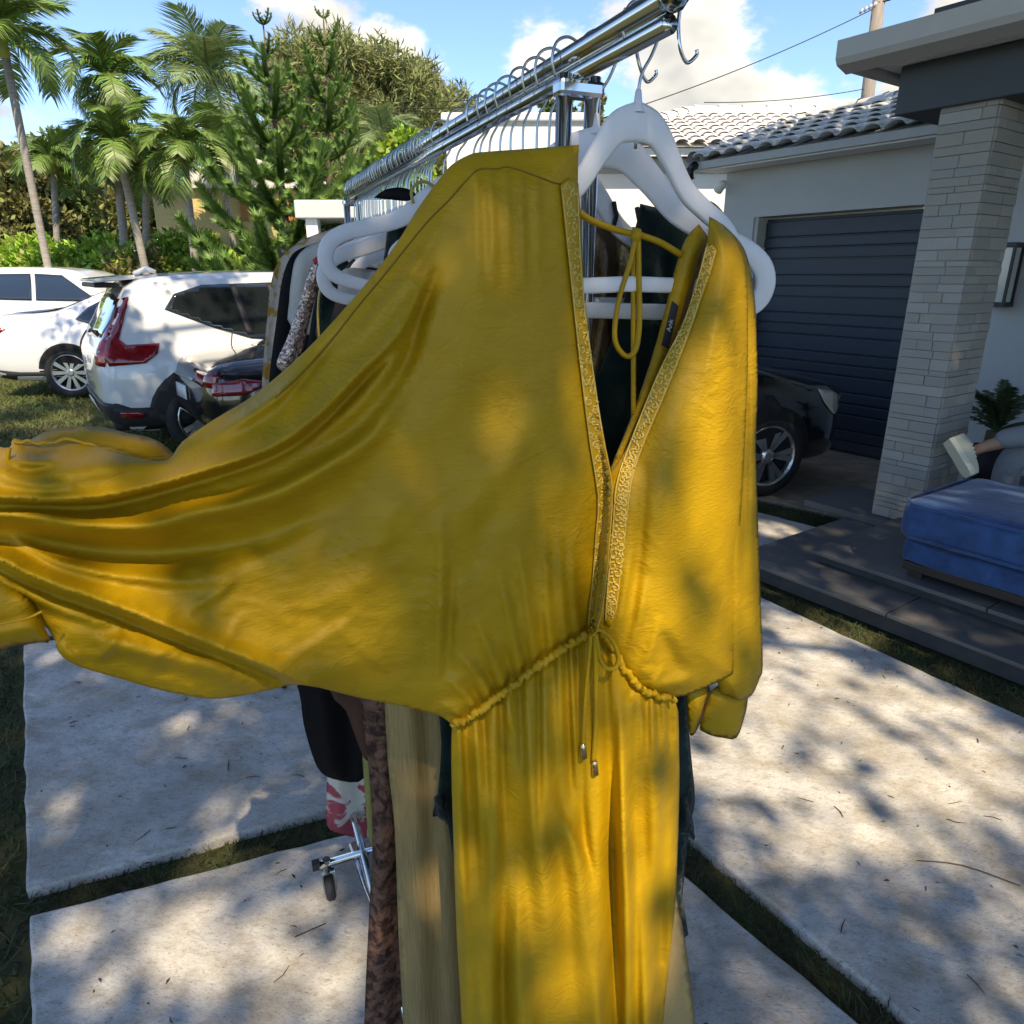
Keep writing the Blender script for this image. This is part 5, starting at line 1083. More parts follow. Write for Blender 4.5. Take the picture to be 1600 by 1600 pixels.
for pk, a, b in ((pk1, L_in, L_out), (pk2, R_in, R_out)):
    pk_strand('piping', a, pk, .0013, M_thread, .001); pk_strand('piping', b, pk, .0009, M_thread, .001)
    A = np.array(smooth_path(a, 8)); Bq = np.array(smooth_path(b, 8)); n = 64; mb = MB()
    bv = BVHTree.FromPolygons([v.co for v in pk.data.vertices], [p.vertices for p in pk.data.polygons]); o = Vector((0, 0, EYE))-YR
    def drop(q):
        d = ray(q[0], q[1]).normalized(); h = bv.ray_cast(o, d); return h[0]-d*.0012 if h[0] is not None else None
    for i in range(n):
        f = (i+.5)/n; ia = int(f*(len(A)-1)); ib = int(f*(len(Bq)-1)); c = A[ia]*.5+Bq[ib]*.5; wdt = np.linalg.norm(A[ia]-Bq[ib]); t = A[min(ia+1, len(A)-1)]-A[max(ia-1, 0)]; t = t/np.linalg.norm(t); nr = np.array((-t[1], t[0]))
        sd = (-1)**i; cc = c+nr*sd*wdt*.12
        q = [cc+t*(-6)+nr*sd*-3] + [cc+(np.cos(u)*nr*sd+np.sin(u)*t)*wdt*.20*(1-.09*k) for k, u in enumerate(np.linspace(-1.2, 4.4, 7))]
        pts = [drop(p) for p in q]; pts = [p for p in pts if p is not None]
        if len(pts) > 2: mb.tube(pts, .0015, 5)
        for j in range(3):
            u = random.uniform(0, 6.28); e = cc+(np.cos(u)*nr+np.sin(u)*t)*wdt*random.uniform(.2, .36); pts = [drop(e), drop(e+(np.cos(u+1)*nr+np.sin(u+1)*t)*wdt*.16)]
            if None not in pts: mb.tube(pts, [.0025, .0010], 5)
    mb.build('embroidery', M_thread, pk, True)['kind'] = 'stuff'
# inside of the back neck, its label and ties
fc = panel('neck_facing', [(1092, 350), (1108, 375), (1100, 400), (1068, 508), (1030, 592), (988, 690), (958, 752), (953, 735), (985, 655), (1018, 560), (1040, 480), (1056, 415), (1072, 372)], S0, M_yellow, dress, YR, -.03, [], step=6, bulge=.008, back=.012, rough=.0005)
lb = MB().add(plane_pt(np.array([(1050, 470), (1060, 478), (1044, 545), (1033, 540)], float), S0, np.full(4, -.014), YR).tolist(), [(0, 1, 2, 3)]).build('care_label', mat('label_black', (.012, .01, .016), .5), dress)
so = lb.modifiers.new('t', 'SOLIDIFY'); so.thickness = .001
c4 = [Vector(v) for v in plane_pt(np.array([(1055, 476), (1039, 541), (1042, 503), (1050, 508)], float), S0, np.full(4, -.010), YR).tolist()]
xd = (c4[0]-c4[1]).normalized(); yd = (c4[2]-c4[3]); yd = (yd-xd*yd.dot(xd)).normalized(); zd = xd.cross(yd); cc = (c4[0]+c4[1])/2
text_mesh('Ank', .010, mat('label_white', (.45, .45, .45), .7), lb, Matrix.Translation(cc) @ Matrix((xd, yd, zd)).transposed().to_4x4())
M_cord = M_yellow
strand('neck_tie', [(905, 332), (925, 345), (960, 358), (992, 366)], S0, .0052, M_cord, dress, YR, -.045, flat=.85)
strand('neck_tie', [(996, 366), (1030, 378), (1064, 398)], S0, .0052, M_cord, dress, YR, -.045, flat=.85)
MB().lathe([(0, -.009), (.006, -.007), (.0085, 0), (.006, .007), (0, .009)], 12, Matrix.Translation(Vector(plane_pt(np.array([[994., 367.]]), S0, np.array([-.04]), YR)[0].tolist()))).build('tie_knot', M_cord, dress, True)
strand('tie_loop', [(993, 372), (985, 410), (972, 450), (963, 490), (961, 530), (972, 552), (985, 556), (995, 540), (999, 500), (998, 440), (997, 375)], S0, .0046, M_cord, dress, YR, -.042, flat=.8)
strand('tie_end', [(992, 374), (990, 440), (990, 560), (990, 650)], S0, .0046, M_cord, dress, YR, -.05, flat=.8)
# waist bow and tails
strand('waist_bow', [(926, 988), (938, 984), (956, 1000), (966, 1025), (962, 1042), (948, 1044), (938, 1030), (934, 1008), (930, 990)], S0, .0042, M_cord, dress, YR, .066, flat=.8)
strand('drawstring', [(924, 988), (920, 1030), (914, 1100), (911, 1165)], S0, .0036, M_cord, dress, YR, .06, flat=.8)
strand('drawstring', [(930, 990), (931, 1060), (931, 1130), (927, 1188)], S0, .0050, M_cord, dress, YR, .062, flat=.8)
for (x, y) in ((911, 1172), (929, 1198)):
    a = [Vector(v) for v in plane_pt(np.array([(x-.5, y-10.), (x+1, y+11.)]), S0, np.array([.062, .062]), YR).tolist()]
    MB().tube([a[0], a[0].lerp(a[1], .3), a[1]], [.0036, .0046, .0056], 10).build('tassel_tip', mat('brass_tip', (.75, .62, .42), .25, 1.0), dress, True)
# ---------------------------------------------------------------- other garments on the rail
M_velvet = cloth_mat('green_velvet', (.005, .026, .021), .75, .002, 60, .006, 18, sheen=.12, spec=.15, col2=(.002, .009, .008), vscale=10)
M_blackc = cloth_mat('black_cloth', (.005, .005, .006), .8, .001, 120, .004, 25, spec=.2)
M_tan = cloth_mat('tan_pleat', (.40, .28, .12), .5, .0012, 260, 0, 30, (1, 1, .04), spec=.4, col2=(.30, .20, .08), vscale=420, vst=(1, 1, .03))
M_lace = cloth_mat('brown_lace', (.20, .095, .06), .7, .004, 70, .006, 40, spec=.3, col2=(.05, .022, .016), vscale=46, thr=(.42, .60), voro=60)
M_floral = cloth_mat('cream_floral', (.60, .56, .48), .7, .001, 100, .004, 25, col2=(.42, .07, .09), vscale=9, thr=(.50, .53))
M_olive = cloth_mat('olive_cloth', (.28, .27, .08), .7, .001, 100, .004, 25)
M_rose = cloth_mat('rose_sequin', (.42, .24, .18), .22, .002, 160, 0, 30, metal=.6, voro=130, cells=((.16, .07, .05), (.95, .72, .62)))  # pale and dark cell colours paint the sequin sparkle in
M_gpat = cloth_mat('gold_pattern', (.50, .42, .36), .6, .001, 100, .004, 25, col2=(.42, .22, .03), vscale=24, thr=(.50, .56))
M_grey = cloth_mat('grey_jersey', (.52, .51, .48), .8, .001, 160, .003, 25)
M_gold = cloth_mat('gold_band', (.40, .27, .04), .45, .001, 160, .003, 25, spec=.6)
M_bronze = cloth_mat('bronze_lame', (.33, .22, .10), .35, .002, 120, .005, 30, metal=.5, col2=(.10, .06, .03), vscale=30, vst=(1, 1, .2))
M_kraft = cloth_mat('camel_satin', (.50, .33, .13), .5, .001, 120, .004, 20)
M_red = mat('red_tag', (.55, .03, .05), .6)
def garment(name, s, label, cat, m, outline, folds=(), w0=0, step=9, back=.03, bulge=.012, seed=0, part='cloth', rough=.0025, epx=9):
    rt_ = rail(s, 0, .2); e = empty(name, rt_, 0, label, cat, 'garments on the rack')
    panel(part, outline, s, m, e, rt_, w0, folds, step, bulge, 40, .012, epx, back, rough, seed=seed)
    return e, rt_
# dark green velvet dress right behind the mustard one
e, r_ = garment('velvet_dress', .185, 'dark green velvet dress with ruffled hem behind the mustard dress', 'dress', M_velvet,
    [(1000, 318), (1040, 326), (1080, 322), (1104, 313), (1122, 322), (1138, 345), (1146, 380), (1150, 420), (1120, 700), (1085, 1000), (1075, 1100), (1080, 1180), (1086, 1250), (1076, 1300), (1066, 1400), (1050, 1480), (760, 1470), (700, 1290), (676, 1276), (684, 1240), (690, 1160), (690, 1080), (760, 860), (900, 640), (945, 560), (985, 430)],
    [('r', [(1010, 330), (1020, 450), (1000, 600)], .012, 10), ('r', [(1060, 330), (1050, 450), (1020, 600), (960, 720)], .010, 8), ('r', [(1035, 330), (1040, 430), (1015, 540)], -.012, 8), ('r', [(1085, 340), (1075, 450)], -.01, 8), ('r', [(950, 600), (975, 650), (985, 720)], .01, 6), ('r', [(940, 690), (960, 660), (990, 640)], .008, 5), ('r', [(695, 1100), (690, 1200), (690, 1270)], .01, 8)], w0=-.01, step=7)
panel('ruffle', [(1056, 1245), (1072, 1235), (1086, 1308), (1074, 1306), (1056, 1300)], .185, M_velvet, e, r_, .0, [('r', [(1068, 1240), (1072, 1300)], .02, 4)], step=5, back=.02)
panel('ruffle', [(1054, 1330), (1066, 1322), (1070, 1365), (1052, 1372)], .185, M_velvet, e, r_, .0, [], step=5, back=.02)
panel('ruffle', [(678, 1245), (700, 1235), (704, 1282), (684, 1276)], .185, M_velvet, e, r_, .0, [('r', [(690, 1240), (694, 1280)], .015, 4)], step=5, back=.02)
strand('hem_ribbon', [(1040, 1430), (1050, 1460), (1042, 1490)], .185, .006, M_velvet, e, r_, 0, flat=.4); strand('hem_ribbon', [(1034, 1545), (1046, 1575), (1042, 1592), (1034, 1570)], .185, .005, M_velvet, e, r_, 0, flat=.4)
garment('camel_dress', .18, 'smooth camel satin dress showing beside the green ruffles', 'dress', M_kraft, [(1020, 1330), (1046, 1350), (1058, 1400), (1072, 1480), (1082, 1560), (1085, 1606), (1060, 1612), (1024, 1612), (1020, 1450)], [('r', [(1058, 1380), (1066, 1500), (1074, 1700)], -.01, 6)], seed=3, w0=.15)
garment('bronze_dress', .26, 'crinkled bronze lame dress clipped on a hanger behind the neck tie', 'dress', M_bronze, [(912, 350), (940, 352), (975, 366), (1008, 372), (1012, 460), (1000, 560), (970, 640), (930, 700), (880, 700), (880, 360)],
        [('r', [(930, 360), (925, 450), (915, 600)], -.02, 7), ('r', [(950, 370), (945, 470), (930, 600)], .015, 6), ('r', [(968, 372), (965, 470), (950, 600)], -.015, 6), ('r', [(985, 375), (985, 470), (975, 560)], .015, 7)], step=6, seed=4)
garment('black_slip', .38, 'plain black slip filling the gap behind the bronze dress', 'dress', M_blackc, [(880, 330), (930, 350), (1020, 380), (1090, 400), (1080, 700), (1060, 1060), (800, 1060), (820, 700), (850, 400)], seed=5)
garment('tan_skirt', .235, 'long tan finely pleated skirt falling to the ground beside the mustard skirt', 'skirt', M_tan,
        [(600, 1080), (700, 1080), (1000, 1090), (1030, 1300), (1036, 1660), (700, 1670), (632, 1660), (630, 1600), (622, 1450), (617, 1300), (606, 1190)],
        [('r', [(640, 1100), (650, 1300), (660, 1700)], .010, 14, 'none'), ('r', [(612, 1200), (625, 1400), (635, 1700)], .008, 8, 'none'), ('r', [(665, 1100), (678, 1350), (690, 1700)], -.008, 12, 'none'), ('r', [(690, 1200), (700, 1400), (712, 1700)], .008, 10, 'none')], step=8, rough=.001, seed=6)
garment('lace_dress', .32, 'long chocolate brown lace dress next to the tan skirt', 'dress', M_lace,
        [(560, 1060), (640, 1060), (760, 1090), (760, 1640), (600, 1650), (571, 1640), (571, 1550), (578, 1400), (582, 1300), (576, 1200), (566, 1120)],
        [('r', [(600, 1100), (604, 1300), (600, 1600)], .012, 12, 'none'), ('r', [(588, 1280), (592, 1400), (584, 1600)], .010, 8, 'none'), ('r', [(618, 1200), (622, 1500), (620, 1700)], -.012, 8, 'none')], step=7, rough=.004, seed=7)
garment('floral_dress', .96, 'cream dress printed with red flowers hanging below the black sleeve', 'dress', M_floral,
        [(512, 1180), (600, 1170), (700, 1180), (700, 1290), (600, 1316), (560, 1310), (530, 1302), (511, 1290), (510, 1240)], [('r', [(530, 1190), (532, 1300)], .010, 8, 'none'), ('r', [(560, 1190), (562, 1305)], -.010, 7, 'none')], step=7, seed=8)
garment('olive_scarf', .80, 'narrow olive strip of cloth between the floral and lace dresses', 'scarf', M_olive, [(566, 1180), (590, 1180), (592, 1260), (588, 1330), (582, 1340), (574, 1290), (570, 1240)], step=6, seed=9)
garment('black_gown', .84, 'black gown with balloon sleeve hanging above the floral hem', 'dress', M_blackc,
        [(430, 900), (700, 900), (760, 1150), (640, 1215), (588, 1200), (560, 1222), (520, 1217), (500, 1205), (488, 1180), (474, 1130), (467, 1080), (440, 1000)],
        [('r', [(500, 1060), (510, 1130), (520, 1200)], .016, 12, 'none'), ('r', [(540, 1080), (545, 1150), (548, 1215)], -.014, 8, 'none'), ('r', [(570, 1080), (575, 1150), (575, 1205)], .012, 9, 'none')], step=8, seed=10)
garment('rust_blouse', .76, 'rust brown blouse tail poking out below the mustard sleeve', 'blouse', mat('rust_cloth', (.09, .035, .018), .8, var=.3), [(520, 1000), (640, 1000), (640, 1110), (600, 1140), (575, 1190), (555, 1150), (540, 1110), (516, 1080)], [('r', [(560, 1040), (570, 1150)], .01, 8)], seed=11)
# upper left run of shoulders and sleeves
def side(name, s, label, cat, m, pts, folds=(), **k): return garment(name, s, label, cat, m, pts, folds, **k)
side('patterned_dress', 1.86, 'gold patterned cream dress hanging last on the rail', 'dress', M_gpat, [(470, 375), (445, 396), (430, 418), (422, 450), (417, 500), (412, 560), (408, 620), (404, 700), (560, 720), (620, 400), (560, 350)], [('r', [(440, 410), (430, 470), (424, 560), (416, 650)], -.02, 5, 'none')], step=6, seed=12)
side('black_dress', 1.72, 'black dress between the patterned dress and the sequin jacket', 'dress', M_blackc, [(520, 372), (470, 388), (452, 405), (440, 440), (432, 500), (424, 560), (416, 640), (410, 730), (560, 740), (640, 400)], [('r', [(455, 420), (445, 500), (430, 620)], .015, 7, 'none')], step=7, seed=13)
side('grey_shirt', 1.60, 'pale grey shirt shoulder beside the sequin sleeve', 'shirt', M_grey, [(540, 365), (505, 375), (478, 387), (462, 405), (456, 430), (452, 470), (455, 510), (520, 520), (600, 400)], [('r', [(480, 395), (470, 430), (465, 480)], .012, 8)], step=6, seed=14)
e, r_ = side('sequin_jacket', 1.48, 'rose gold sequin jacket with its sleeve hanging forward', 'jacket', M_rose, [(560, 362), (540, 368), (510, 383), (495, 400), (482, 425), (474, 455), (462, 490), (448, 530), (432, 566), (440, 580), (452, 584), (465, 575), (474, 545), (484, 500), (498, 450), (515, 415), (560, 390)], [('r', [(505, 400), (485, 450), (468, 510), (450, 565)], .02, 12, 'none')], step=5, seed=15)
strand('sleeve_lining', [(497, 458), (488, 510), (480, 560), (472, 590)], 1.46, .006, M_gold, e, r_, 0, flat=.4)
panel('price_tag', [(488, 406), (497, 399), (501, 406), (492, 415)], 1.46, M_red, e, r_, .03, [], step=4, back=.002, corner=True, bulge=0, edge=0, rough=0)
side('black_jacket', 1.36, 'black jacket pressed against the rose gold sequins', 'jacket', M_blackc, [(560, 372), (530, 390), (512, 410), (500, 440), (490, 480), (482, 530), (474, 570), (465, 620), (560, 640), (620, 420)], [('r', [(515, 420), (500, 490), (485, 570)], .014, 8, 'none')], step=7, seed=16)
e, r_ = side('teal_dress', 1.24, 'dark teal dress edged with a gold band', 'dress', M_velvet, [(560, 380), (538, 395), (520, 412), (505, 445), (498, 490), (498, 540), (560, 600), (620, 440)], [], step=7, seed=17)
strand('gold_band', [(522, 402), (508, 425), (499, 460), (497, 500), (500, 540)], 1.24, .0085, M_gold, e, r_, .01, flat=.4)
side('dark_brown_dress', 1.14, 'dark brown dress just behind the white hanger loops', 'dress', mat('dark_brown_cloth', (.028, .018, .016), .8, var=.3), [(570, 395), (545, 410), (530, 440), (522, 480), (516, 540), (600, 560), (660, 420)], step=7, seed=18)
side('black_collar_top', .95, 'black top whose collar peeks over the white hanger', 'top', M_blackc, [(584, 309), (600, 297), (618, 293), (634, 294), (650, 303), (640, 314), (610, 312)], step=5, back=.012, seed=19)
side('teal_wrap', .655, 'dark teal wrap folded over the inner hanger bar', 'wrap', M_velvet, [(606, 346), (620, 338), (650, 336), (690, 338), (700, 420), (650, 470), (612, 462), (598, 430), (602, 385)], [('r', [(620, 340), (625, 400), (615, 450)], .012, 7)], step=6, seed=20)
side('ivory_robe', .80, 'ivory robe drooping under the white hanger loops', 'robe', M_grey, [(532, 425), (548, 418), (600, 424), (650, 430), (640, 478), (590, 480), (560, 482), (542, 474), (528, 452)], [('r', [(540, 400), (545, 460)], .014, 9), ('r', [(575, 400), (575, 465)], -.014, 7)], step=6, seed=21)
e, r_ = side('champagne_slip', .60, 'champagne slip with gold ring strap at the mustard shoulder', 'slip dress', M_gpat, [(652, 312), (668, 300), (690, 296), (720, 310), (720, 400), (680, 440), (655, 400)], step=6, seed=22)
strand('strap', [(646, 318), (643, 300), (650, 288), (664, 284), (678, 292), (682, 306)], .58, .003, M_gold, e, r_, .0)
# hangers: the ones whose bodies show, then the crowd of hooks
HG = 'white hangers on the rail'
hanger(.19, -.40, .088, 0, 'white hanger carrying the green velvet dress, its right end loop bare', scale=1.22, off=.024)
hanger(.235, .10, .125, 0, 'white hanger with black clips holding the bronze dress')
hanger(.29, -.05, .125, .02, 'white hanger showing through the V neck between bronze and black cloth')
hanger(.34, .06, .125, 0, 'white hanger at the back of the V neck opening')
hanger(.60, .02, .105, .20, 'white hanger with wide rounded loop over the teal wrap', scale=1.16)
hanger(.72, -.05, .125, .14, 'white hanger with wide rounded loop above the ivory robe', scale=1.16)
hanger(.84, .03, .125, 0, 'white hanger tucked behind the wide loops', scale=1.0)
for i, s in enumerate([.40, .45, .50, .55, .60] + [.93+.0285*k for k in range(35)]):
    hanger(s+random.uniform(-.006, .006), random.uniform(-.22, .22), .125, random.uniform(-.03, .03), 'zinc hanger hook crowded among others along the chrome rail' if s > .9 else 'zinc hanger hook in the sparse run right behind the rack posts', 'crowded hanger hooks' if s > .9 else 'sparse hanger hooks', scale=.68 if s > .9 else .8)
clip = MB()
for x, y in ((958, 338), (994, 346)):
    p = Vector(plane_pt(np.array([[x, y]], float), .235, np.array([.0]), Vector((0, 0, 0)))[0].tolist()); clip = MB().tube([p+Vector((0, 0, .02)), p+Vector((.004, -.006, 0)), p+Vector((0, 0, -.02))], .004, 6)
    tag(clip.build('garment_clip', M_black), 'small black clip gripping the bronze dress on its hanger', 'clip', 'black clips on the hanger')
# ---------------------------------------------------------------- blue bench and seated person on the porch
M_blue = cloth_mat('blue_velvet', (.014, .080, .23), .6, .0012, 90, .005, 14, sheen=.25, spec=.25, col2=(.008, .044, .135), vscale=9)
M_wood = mat('dark_wood', (.03, .022, .018), .5, var=.4, vscale=4, stretch=(1, 8, 8))
bench = empty('blue_bench', hloc(1.59, .66, .176), HRZ, 'blue velvet bench with thick cushion on the dark porch platform', 'bench')
def soft_box(c, d, r, nz=3, seed=0, puff=.02):
    b = bmesh.new(); bmesh.ops.create_cube(b, size=1); bmesh.ops.scale(b, vec=d, verts=b.verts); bmesh.ops.bevel(b, geom=b.edges[:], offset=r, segments=4, affect='EDGES', profile=.6)
    bmesh.ops.subdivide_edges(b, edges=[e for e in b.edges if e.calc_length() > .12], cuts=10, use_grid_fill=True)
    rg = random.Random(seed); ph = [rg.uniform(0, 6) for _ in range(6)]
    for v in b.verts:
        t = max(0, 1-abs(v.co.x)/(d[0]/2))*max(0, 1-abs(v.co.y)/(d[1]/2))
        v.co.z += puff*math.copysign(min(1, t*3), v.co.z)*(.6+.4*math.sin(v.co.x*7+ph[0])) + .004*math.sin(v.co.x*13+ph[1]+v.co.y*9)
        v.co.y += .006*math.sin(v.co.x*11+ph[2]+v.co.z*20); v.co += Vector(c)
    mb = MB(); b.verts.index_update(); mb.v = [tuple(v.co) for v in b.verts]; mb.f = [tuple(v.index for v in f.verts) for f in b.faces]; b.free(); return mb
soft_box((0, 0, .30), (2.10, .76, .20), .075, seed=1, puff=.03).build('seat_cushion', M_blue, bench, True)
soft_box((0, 0, .135), (2.04, .69, .11), .022, seed=2, puff=0).build('upholstered_body', M_blue, bench, True)
MB().box((0, 0, .205), (2.0, .64, .03)).build('shadow_gap', M_black, bench)  # black filler box paints the shade between cushion and body
MB().box((0, 0, .055), (2.02, .66, .045)).build('base_rail', M_wood, bench, bevel=.005)
for sx in (-.95, .95):
    for sy in (-.28, .28): MB().box((sx, sy, .016), (.07, .07, .032)).build('foot', M_wood, bench)
for zz in (.222, .385):
    q_ = [(sx*(1.05-dx), sy*(.38-dy), zz) for sx, sy, dx, dy in ((-1, -1, .07, 0), (1, -1, .07, 0), (1, -1, 0, .07), (1, 1, 0, .07), (1, 1, .07, 0), (-1, 1, .07, 0), (-1, 1, 0, .07), (-1, -1, 0, .07))]
    MB().tube(q_, .008, 6, closed=True).build('piping', M_blue, bench, True)
def skin(name, verts, edges, m, parent, sub=2, root=0):
    me = bpy.data.meshes.new(name); me.from_pydata([v[:3] for v in verts], edges, []); o = link(name, me, m, parent)
    sm = o.modifiers.new('skin', 'SKIN'); sm.use_smooth_shade = True
    for i, v in enumerate(verts): me.skin_vertices[0].data[i].radius = (v[3], v[4] if len(v) > 4 else v[3])
    me.skin_vertices[0].data[root].use_root = True
    s = o.modifiers.new('s', 'SUBSURF'); s.levels = sub; s.render_levels = sub
    return o
px_, py_ = 1.02, 1.78
per = empty('person', hloc(px_, py_, .176), HRZ, 'seated person in grey trousers and cream sneakers, one ankle resting on the other knee', 'person')
def pl(x, y, z): return (x-px_, y-py_, z-.176)
A = lambda x, y, z, r, r2=None: (*pl(x, y, z), r) if r2 is None else (*pl(x, y, z), r, r2)
M_skin = mat('skin', (.36, .20, .13), .5, var=.1); M_trs = cloth_mat('grey_trousers', (.20, .215, .23), .8, .001, 120, .006, 22); M_shirt = cloth_mat('charcoal_shirt', (.05, .05, .055), .8, .001, 120, .006, 22)
M_shoe = mat('cream_shoe', (.58, .55, .42), .7, var=.15, vscale=20); M_sole = mat('shoe_sole', (.66, .62, .46), .7)
# body: pelvis, spine, head, arms, legs as one surface
bv_ = [A(1.02, 1.80, .64, .13, .10), A(1.03, 1.88, .85, .125, .10), A(1.03, 1.93, 1.05, .14, .10), A(1.03, 1.95, 1.17, .07, .07), A(1.03, 1.93, 1.23, .05), A(1.03, 1.90, 1.33, .085, .10), A(1.03, 1.89, 1.43, .07, .085),
       A(.86, 1.95, 1.13, .055), A(.78, 1.88, .92, .042), A(.84, 1.62, .84, .035), A(.90, 1.54, .84, .030),
       A(1.20, 1.95, 1.13, .055), A(1.29, 1.88, .92, .042), A(1.22, 1.64, .82, .035), A(1.16, 1.56, .80, .030),
       A(.92, 1.72, .63, .09), A(.60, 1.38, .655, .062), A(.57, 1.42, .42, .05), A(.57, 1.46, .25, .034), A(.56, 1.36, .205, .03),
       A(1.10, 1.74, .66, .085), A(.86, 1.34, .84, .06), A(.66, 1.24, .79, .048), A(.52, 1.16, .715, .032), A(.47, 1.135, .68, .03)]
be = [(0, 1), (1, 2), (2, 3), (3, 4), (4, 5), (5, 6), (2, 7), (7, 8), (8, 9), (9, 10), (2, 11), (11, 12), (12, 13), (13, 14), (0, 15), (15, 16), (16, 17), (17, 18), (18, 19), (0, 20), (20, 21), (21, 22), (22, 23), (23, 24)]
skin('body', bv_, be, M_skin, per)
for hx, hy, hz, sx in ((.90, 1.54, .84, 1), (1.16, 1.56, .80, -1)):
    hv = [A(hx, hy, hz, .03, .022), A(hx+.02*sx, hy-.06, hz-.01, .036, .016)]; he = [(0, 1)]
    for k, (dx, l) in enumerate(((-.028, .06), (-.010, .07), (.010, .066), (.028, .052))):
        b0 = len(hv); hv += [A(hx+.02*sx+dx, hy-.09, hz-.012, .009), A(hx+.02*sx+dx, hy-.09-l*.6, hz-.03, .0085), A(hx+.02*sx+dx, hy-.09-l*.8, hz-.03-l*.5, .007)]; he += [(1, b0), (b0, b0+1), (b0+1, b0+2)]
    b0 = len(hv); hv += [A(hx+.045*sx, hy-.03, hz, .010), A(hx+.06*sx, hy-.07, hz-.02, .008)]; he += [(0, b0), (b0, b0+1)]
    skin('hand', hv, he, M_skin, per)
skin('trousers', [A(1.02, 1.80, .66, .15, .12), A(.92, 1.70, .65, .105), A(.72, 1.48, .665, .092), A(.60, 1.36, .665, .088), A(.575, 1.385, .55, .080), A(.57, 1.43, .40, .070), A(.57, 1.46, .29, .066),
     A(1.10, 1.72, .68, .105), A(.98, 1.52, .78, .09), A(.86, 1.33, .85, .078), A(.76, 1.28, .825, .070), A(.64, 1.225, .782, .064), A(.545, 1.185, .752, .056), A(1.03, 1.86, .80, .15, .12)],
     [(0, 1), (1, 2), (2, 3), (3, 4), (4, 5), (5, 6), (0, 7), (7, 8), (8, 9), (9, 10), (10, 11), (11, 12), (0, 13)], M_trs, per)
skin('shirt', [A(1.03, 1.86, .78, .155, .125), A(1.03, 1.90, .92, .15, .125), A(1.03, 1.94, 1.08, .155, .12), A(1.03, 1.95, 1.17, .08), A(.85, 1.95, 1.13, .075), A(.80, 1.90, 1.0, .068), A(1.21, 1.95, 1.13, .075), A(1.27, 1.90, 1.0, .068)],
     [(0, 1), (1, 2), (2, 3), (2, 4), (4, 5), (2, 6), (6, 7)], M_shirt, per)
hd = MB().lathe([(0, .10), (.06, .095), (.095, .05), (.10, 0), (.09, -.04)], 18, Matrix.Translation(pl(1.03, 1.91, 1.41))).build('hair', mat('dark_hair', (.02, .014, .01), .6), per, True)
fe = MB(); 
for sx in (-.032, .032): fe.lathe([(0, -.009), (.008, -.005), (.009, 0), (.008, .005), (0, .009)], 10, Matrix.Translation(pl(1.03+sx, 1.803, 1.365)))
fe.build('eyes', mat('eye', (.05, .03, .02), .2), per, True)
MB().tube([pl(1.03, 1.81, 1.36), pl(1.03, 1.785, 1.33), pl(1.03, 1.80, 1.318)], [.008, .014, .010], 8).build('nose', M_skin, per, True)
MB().tube([pl(1.005, 1.806, 1.29), pl(1.03, 1.798, 1.288), pl(1.055, 1.806, 1.29)], [.003, .006, .003], 6).build('mouth', mat('lip', (.30, .11, .09), .5), per, True)
for sx in (-1, 1): MB().tube([pl(1.03+sx*.088, 1.90, 1.37), pl(1.03+sx*.10, 1.905, 1.355), pl(1.03+sx*.09, 1.90, 1.32)], [.008, .014, .008], 7).build('ear', M_skin, per, True)
def shoe(heel, toe, up):
    heel, toe, up = Vector(heel), Vector(toe), Vector(up).normalized(); f = (toe-heel); L_ = f.length; f.normalize(); r_ = f.cross(up).normalized(); up = r_.cross(f)
    prof = [(-.02, .040, .075), (.06, .044, .085), (.14, .042, .07), (.19, .047, .055), (.24, .044, .045), (.272, .028, .03)]
    mb = MB(); rings = []
    for x, w_, h_ in prof:
        x *= L_/.27; rings.append([heel+f*x+r_*(w_*math.cos(a))+up*(h_*max(0, math.sin(a))**.8) for a in np.linspace(0, math.pi, 9)])
    vs = [v for q in rings for v in q]; n = 9; fs = [(i*n+j, i*n+j+1, (i+1)*n+j+1, (i+1)*n+j) for i in range(len(rings)-1) for j in range(n-1)]; fs += [tuple(range(n)), tuple(reversed(range((len(rings)-1)*n, len(rings)*n)))]
    s = mb.add(vs, fs).build('shoe', M_shoe, per, True, sub=2)
    sl_ = MB(); ol = [(x*L_/.27, w_*1.06) for x, w_, h_ in prof]; pts = [heel+f*x+r_*w_ for x, w_ in ol]+[heel+f*x-r_*w_ for x, w_ in ol[::-1]]; k = len(pts)
    sl_.add(pts+[p-up*.028 for p in pts], [tuple(range(k)), tuple(reversed(range(k, 2*k)))]+[(i, k+i, k+(i+1) % k, (i+1) % k) for i in range(k)]); sl_.build('sole', M_sole, s)
    lc = MB()
    for i in range(4):
        x = (.07+.03*i)*L_/.27; hh = np.interp(.07+.03*i, [.06, .14, .19], [.085, .07, .055]); lc.tube([heel+f*x+r_*.03+up*hh*.75, heel+f*x+up*(hh+.004), heel+f*x-r_*.03+up*hh*.75], .004, 5)
    lc.build('laces', M_plate, s)
def view_pt(px, py, t):
    w_ = Vector((0, 0, EYE))+ray(px, py)*t; l_ = Matrix.Rotation(-HRZ, 3, 'Z') @ (w_-HO); return pl(l_.x, l_.y, l_.z)
shoe(view_pt(1488, 690, 3.90), view_pt(1520, 742, 3.84), (.574, .819, .35)); shoe(pl(.57, 1.50, .20), pl(.53, 1.24, .20), (0, 0, 1))
chair = empty('porch_chair', hloc(1.03, 1.90, .176), HRZ, 'dark chair under the seated person on the porch', 'chair')
MB().box((0, -.08, .36), (.52, .52, .06)).build('seat', M_wood, chair, bevel=.01); MB().box((0, .20, .68), (.50, .05, .55)).build('backrest', M_wood, chair, bevel=.01)
for sx in (-.23, .23):
    for sy in (-.31, .17): MB().box((sx, sy, .165), (.05, .05, .33)).build('leg', M_wood, chair)
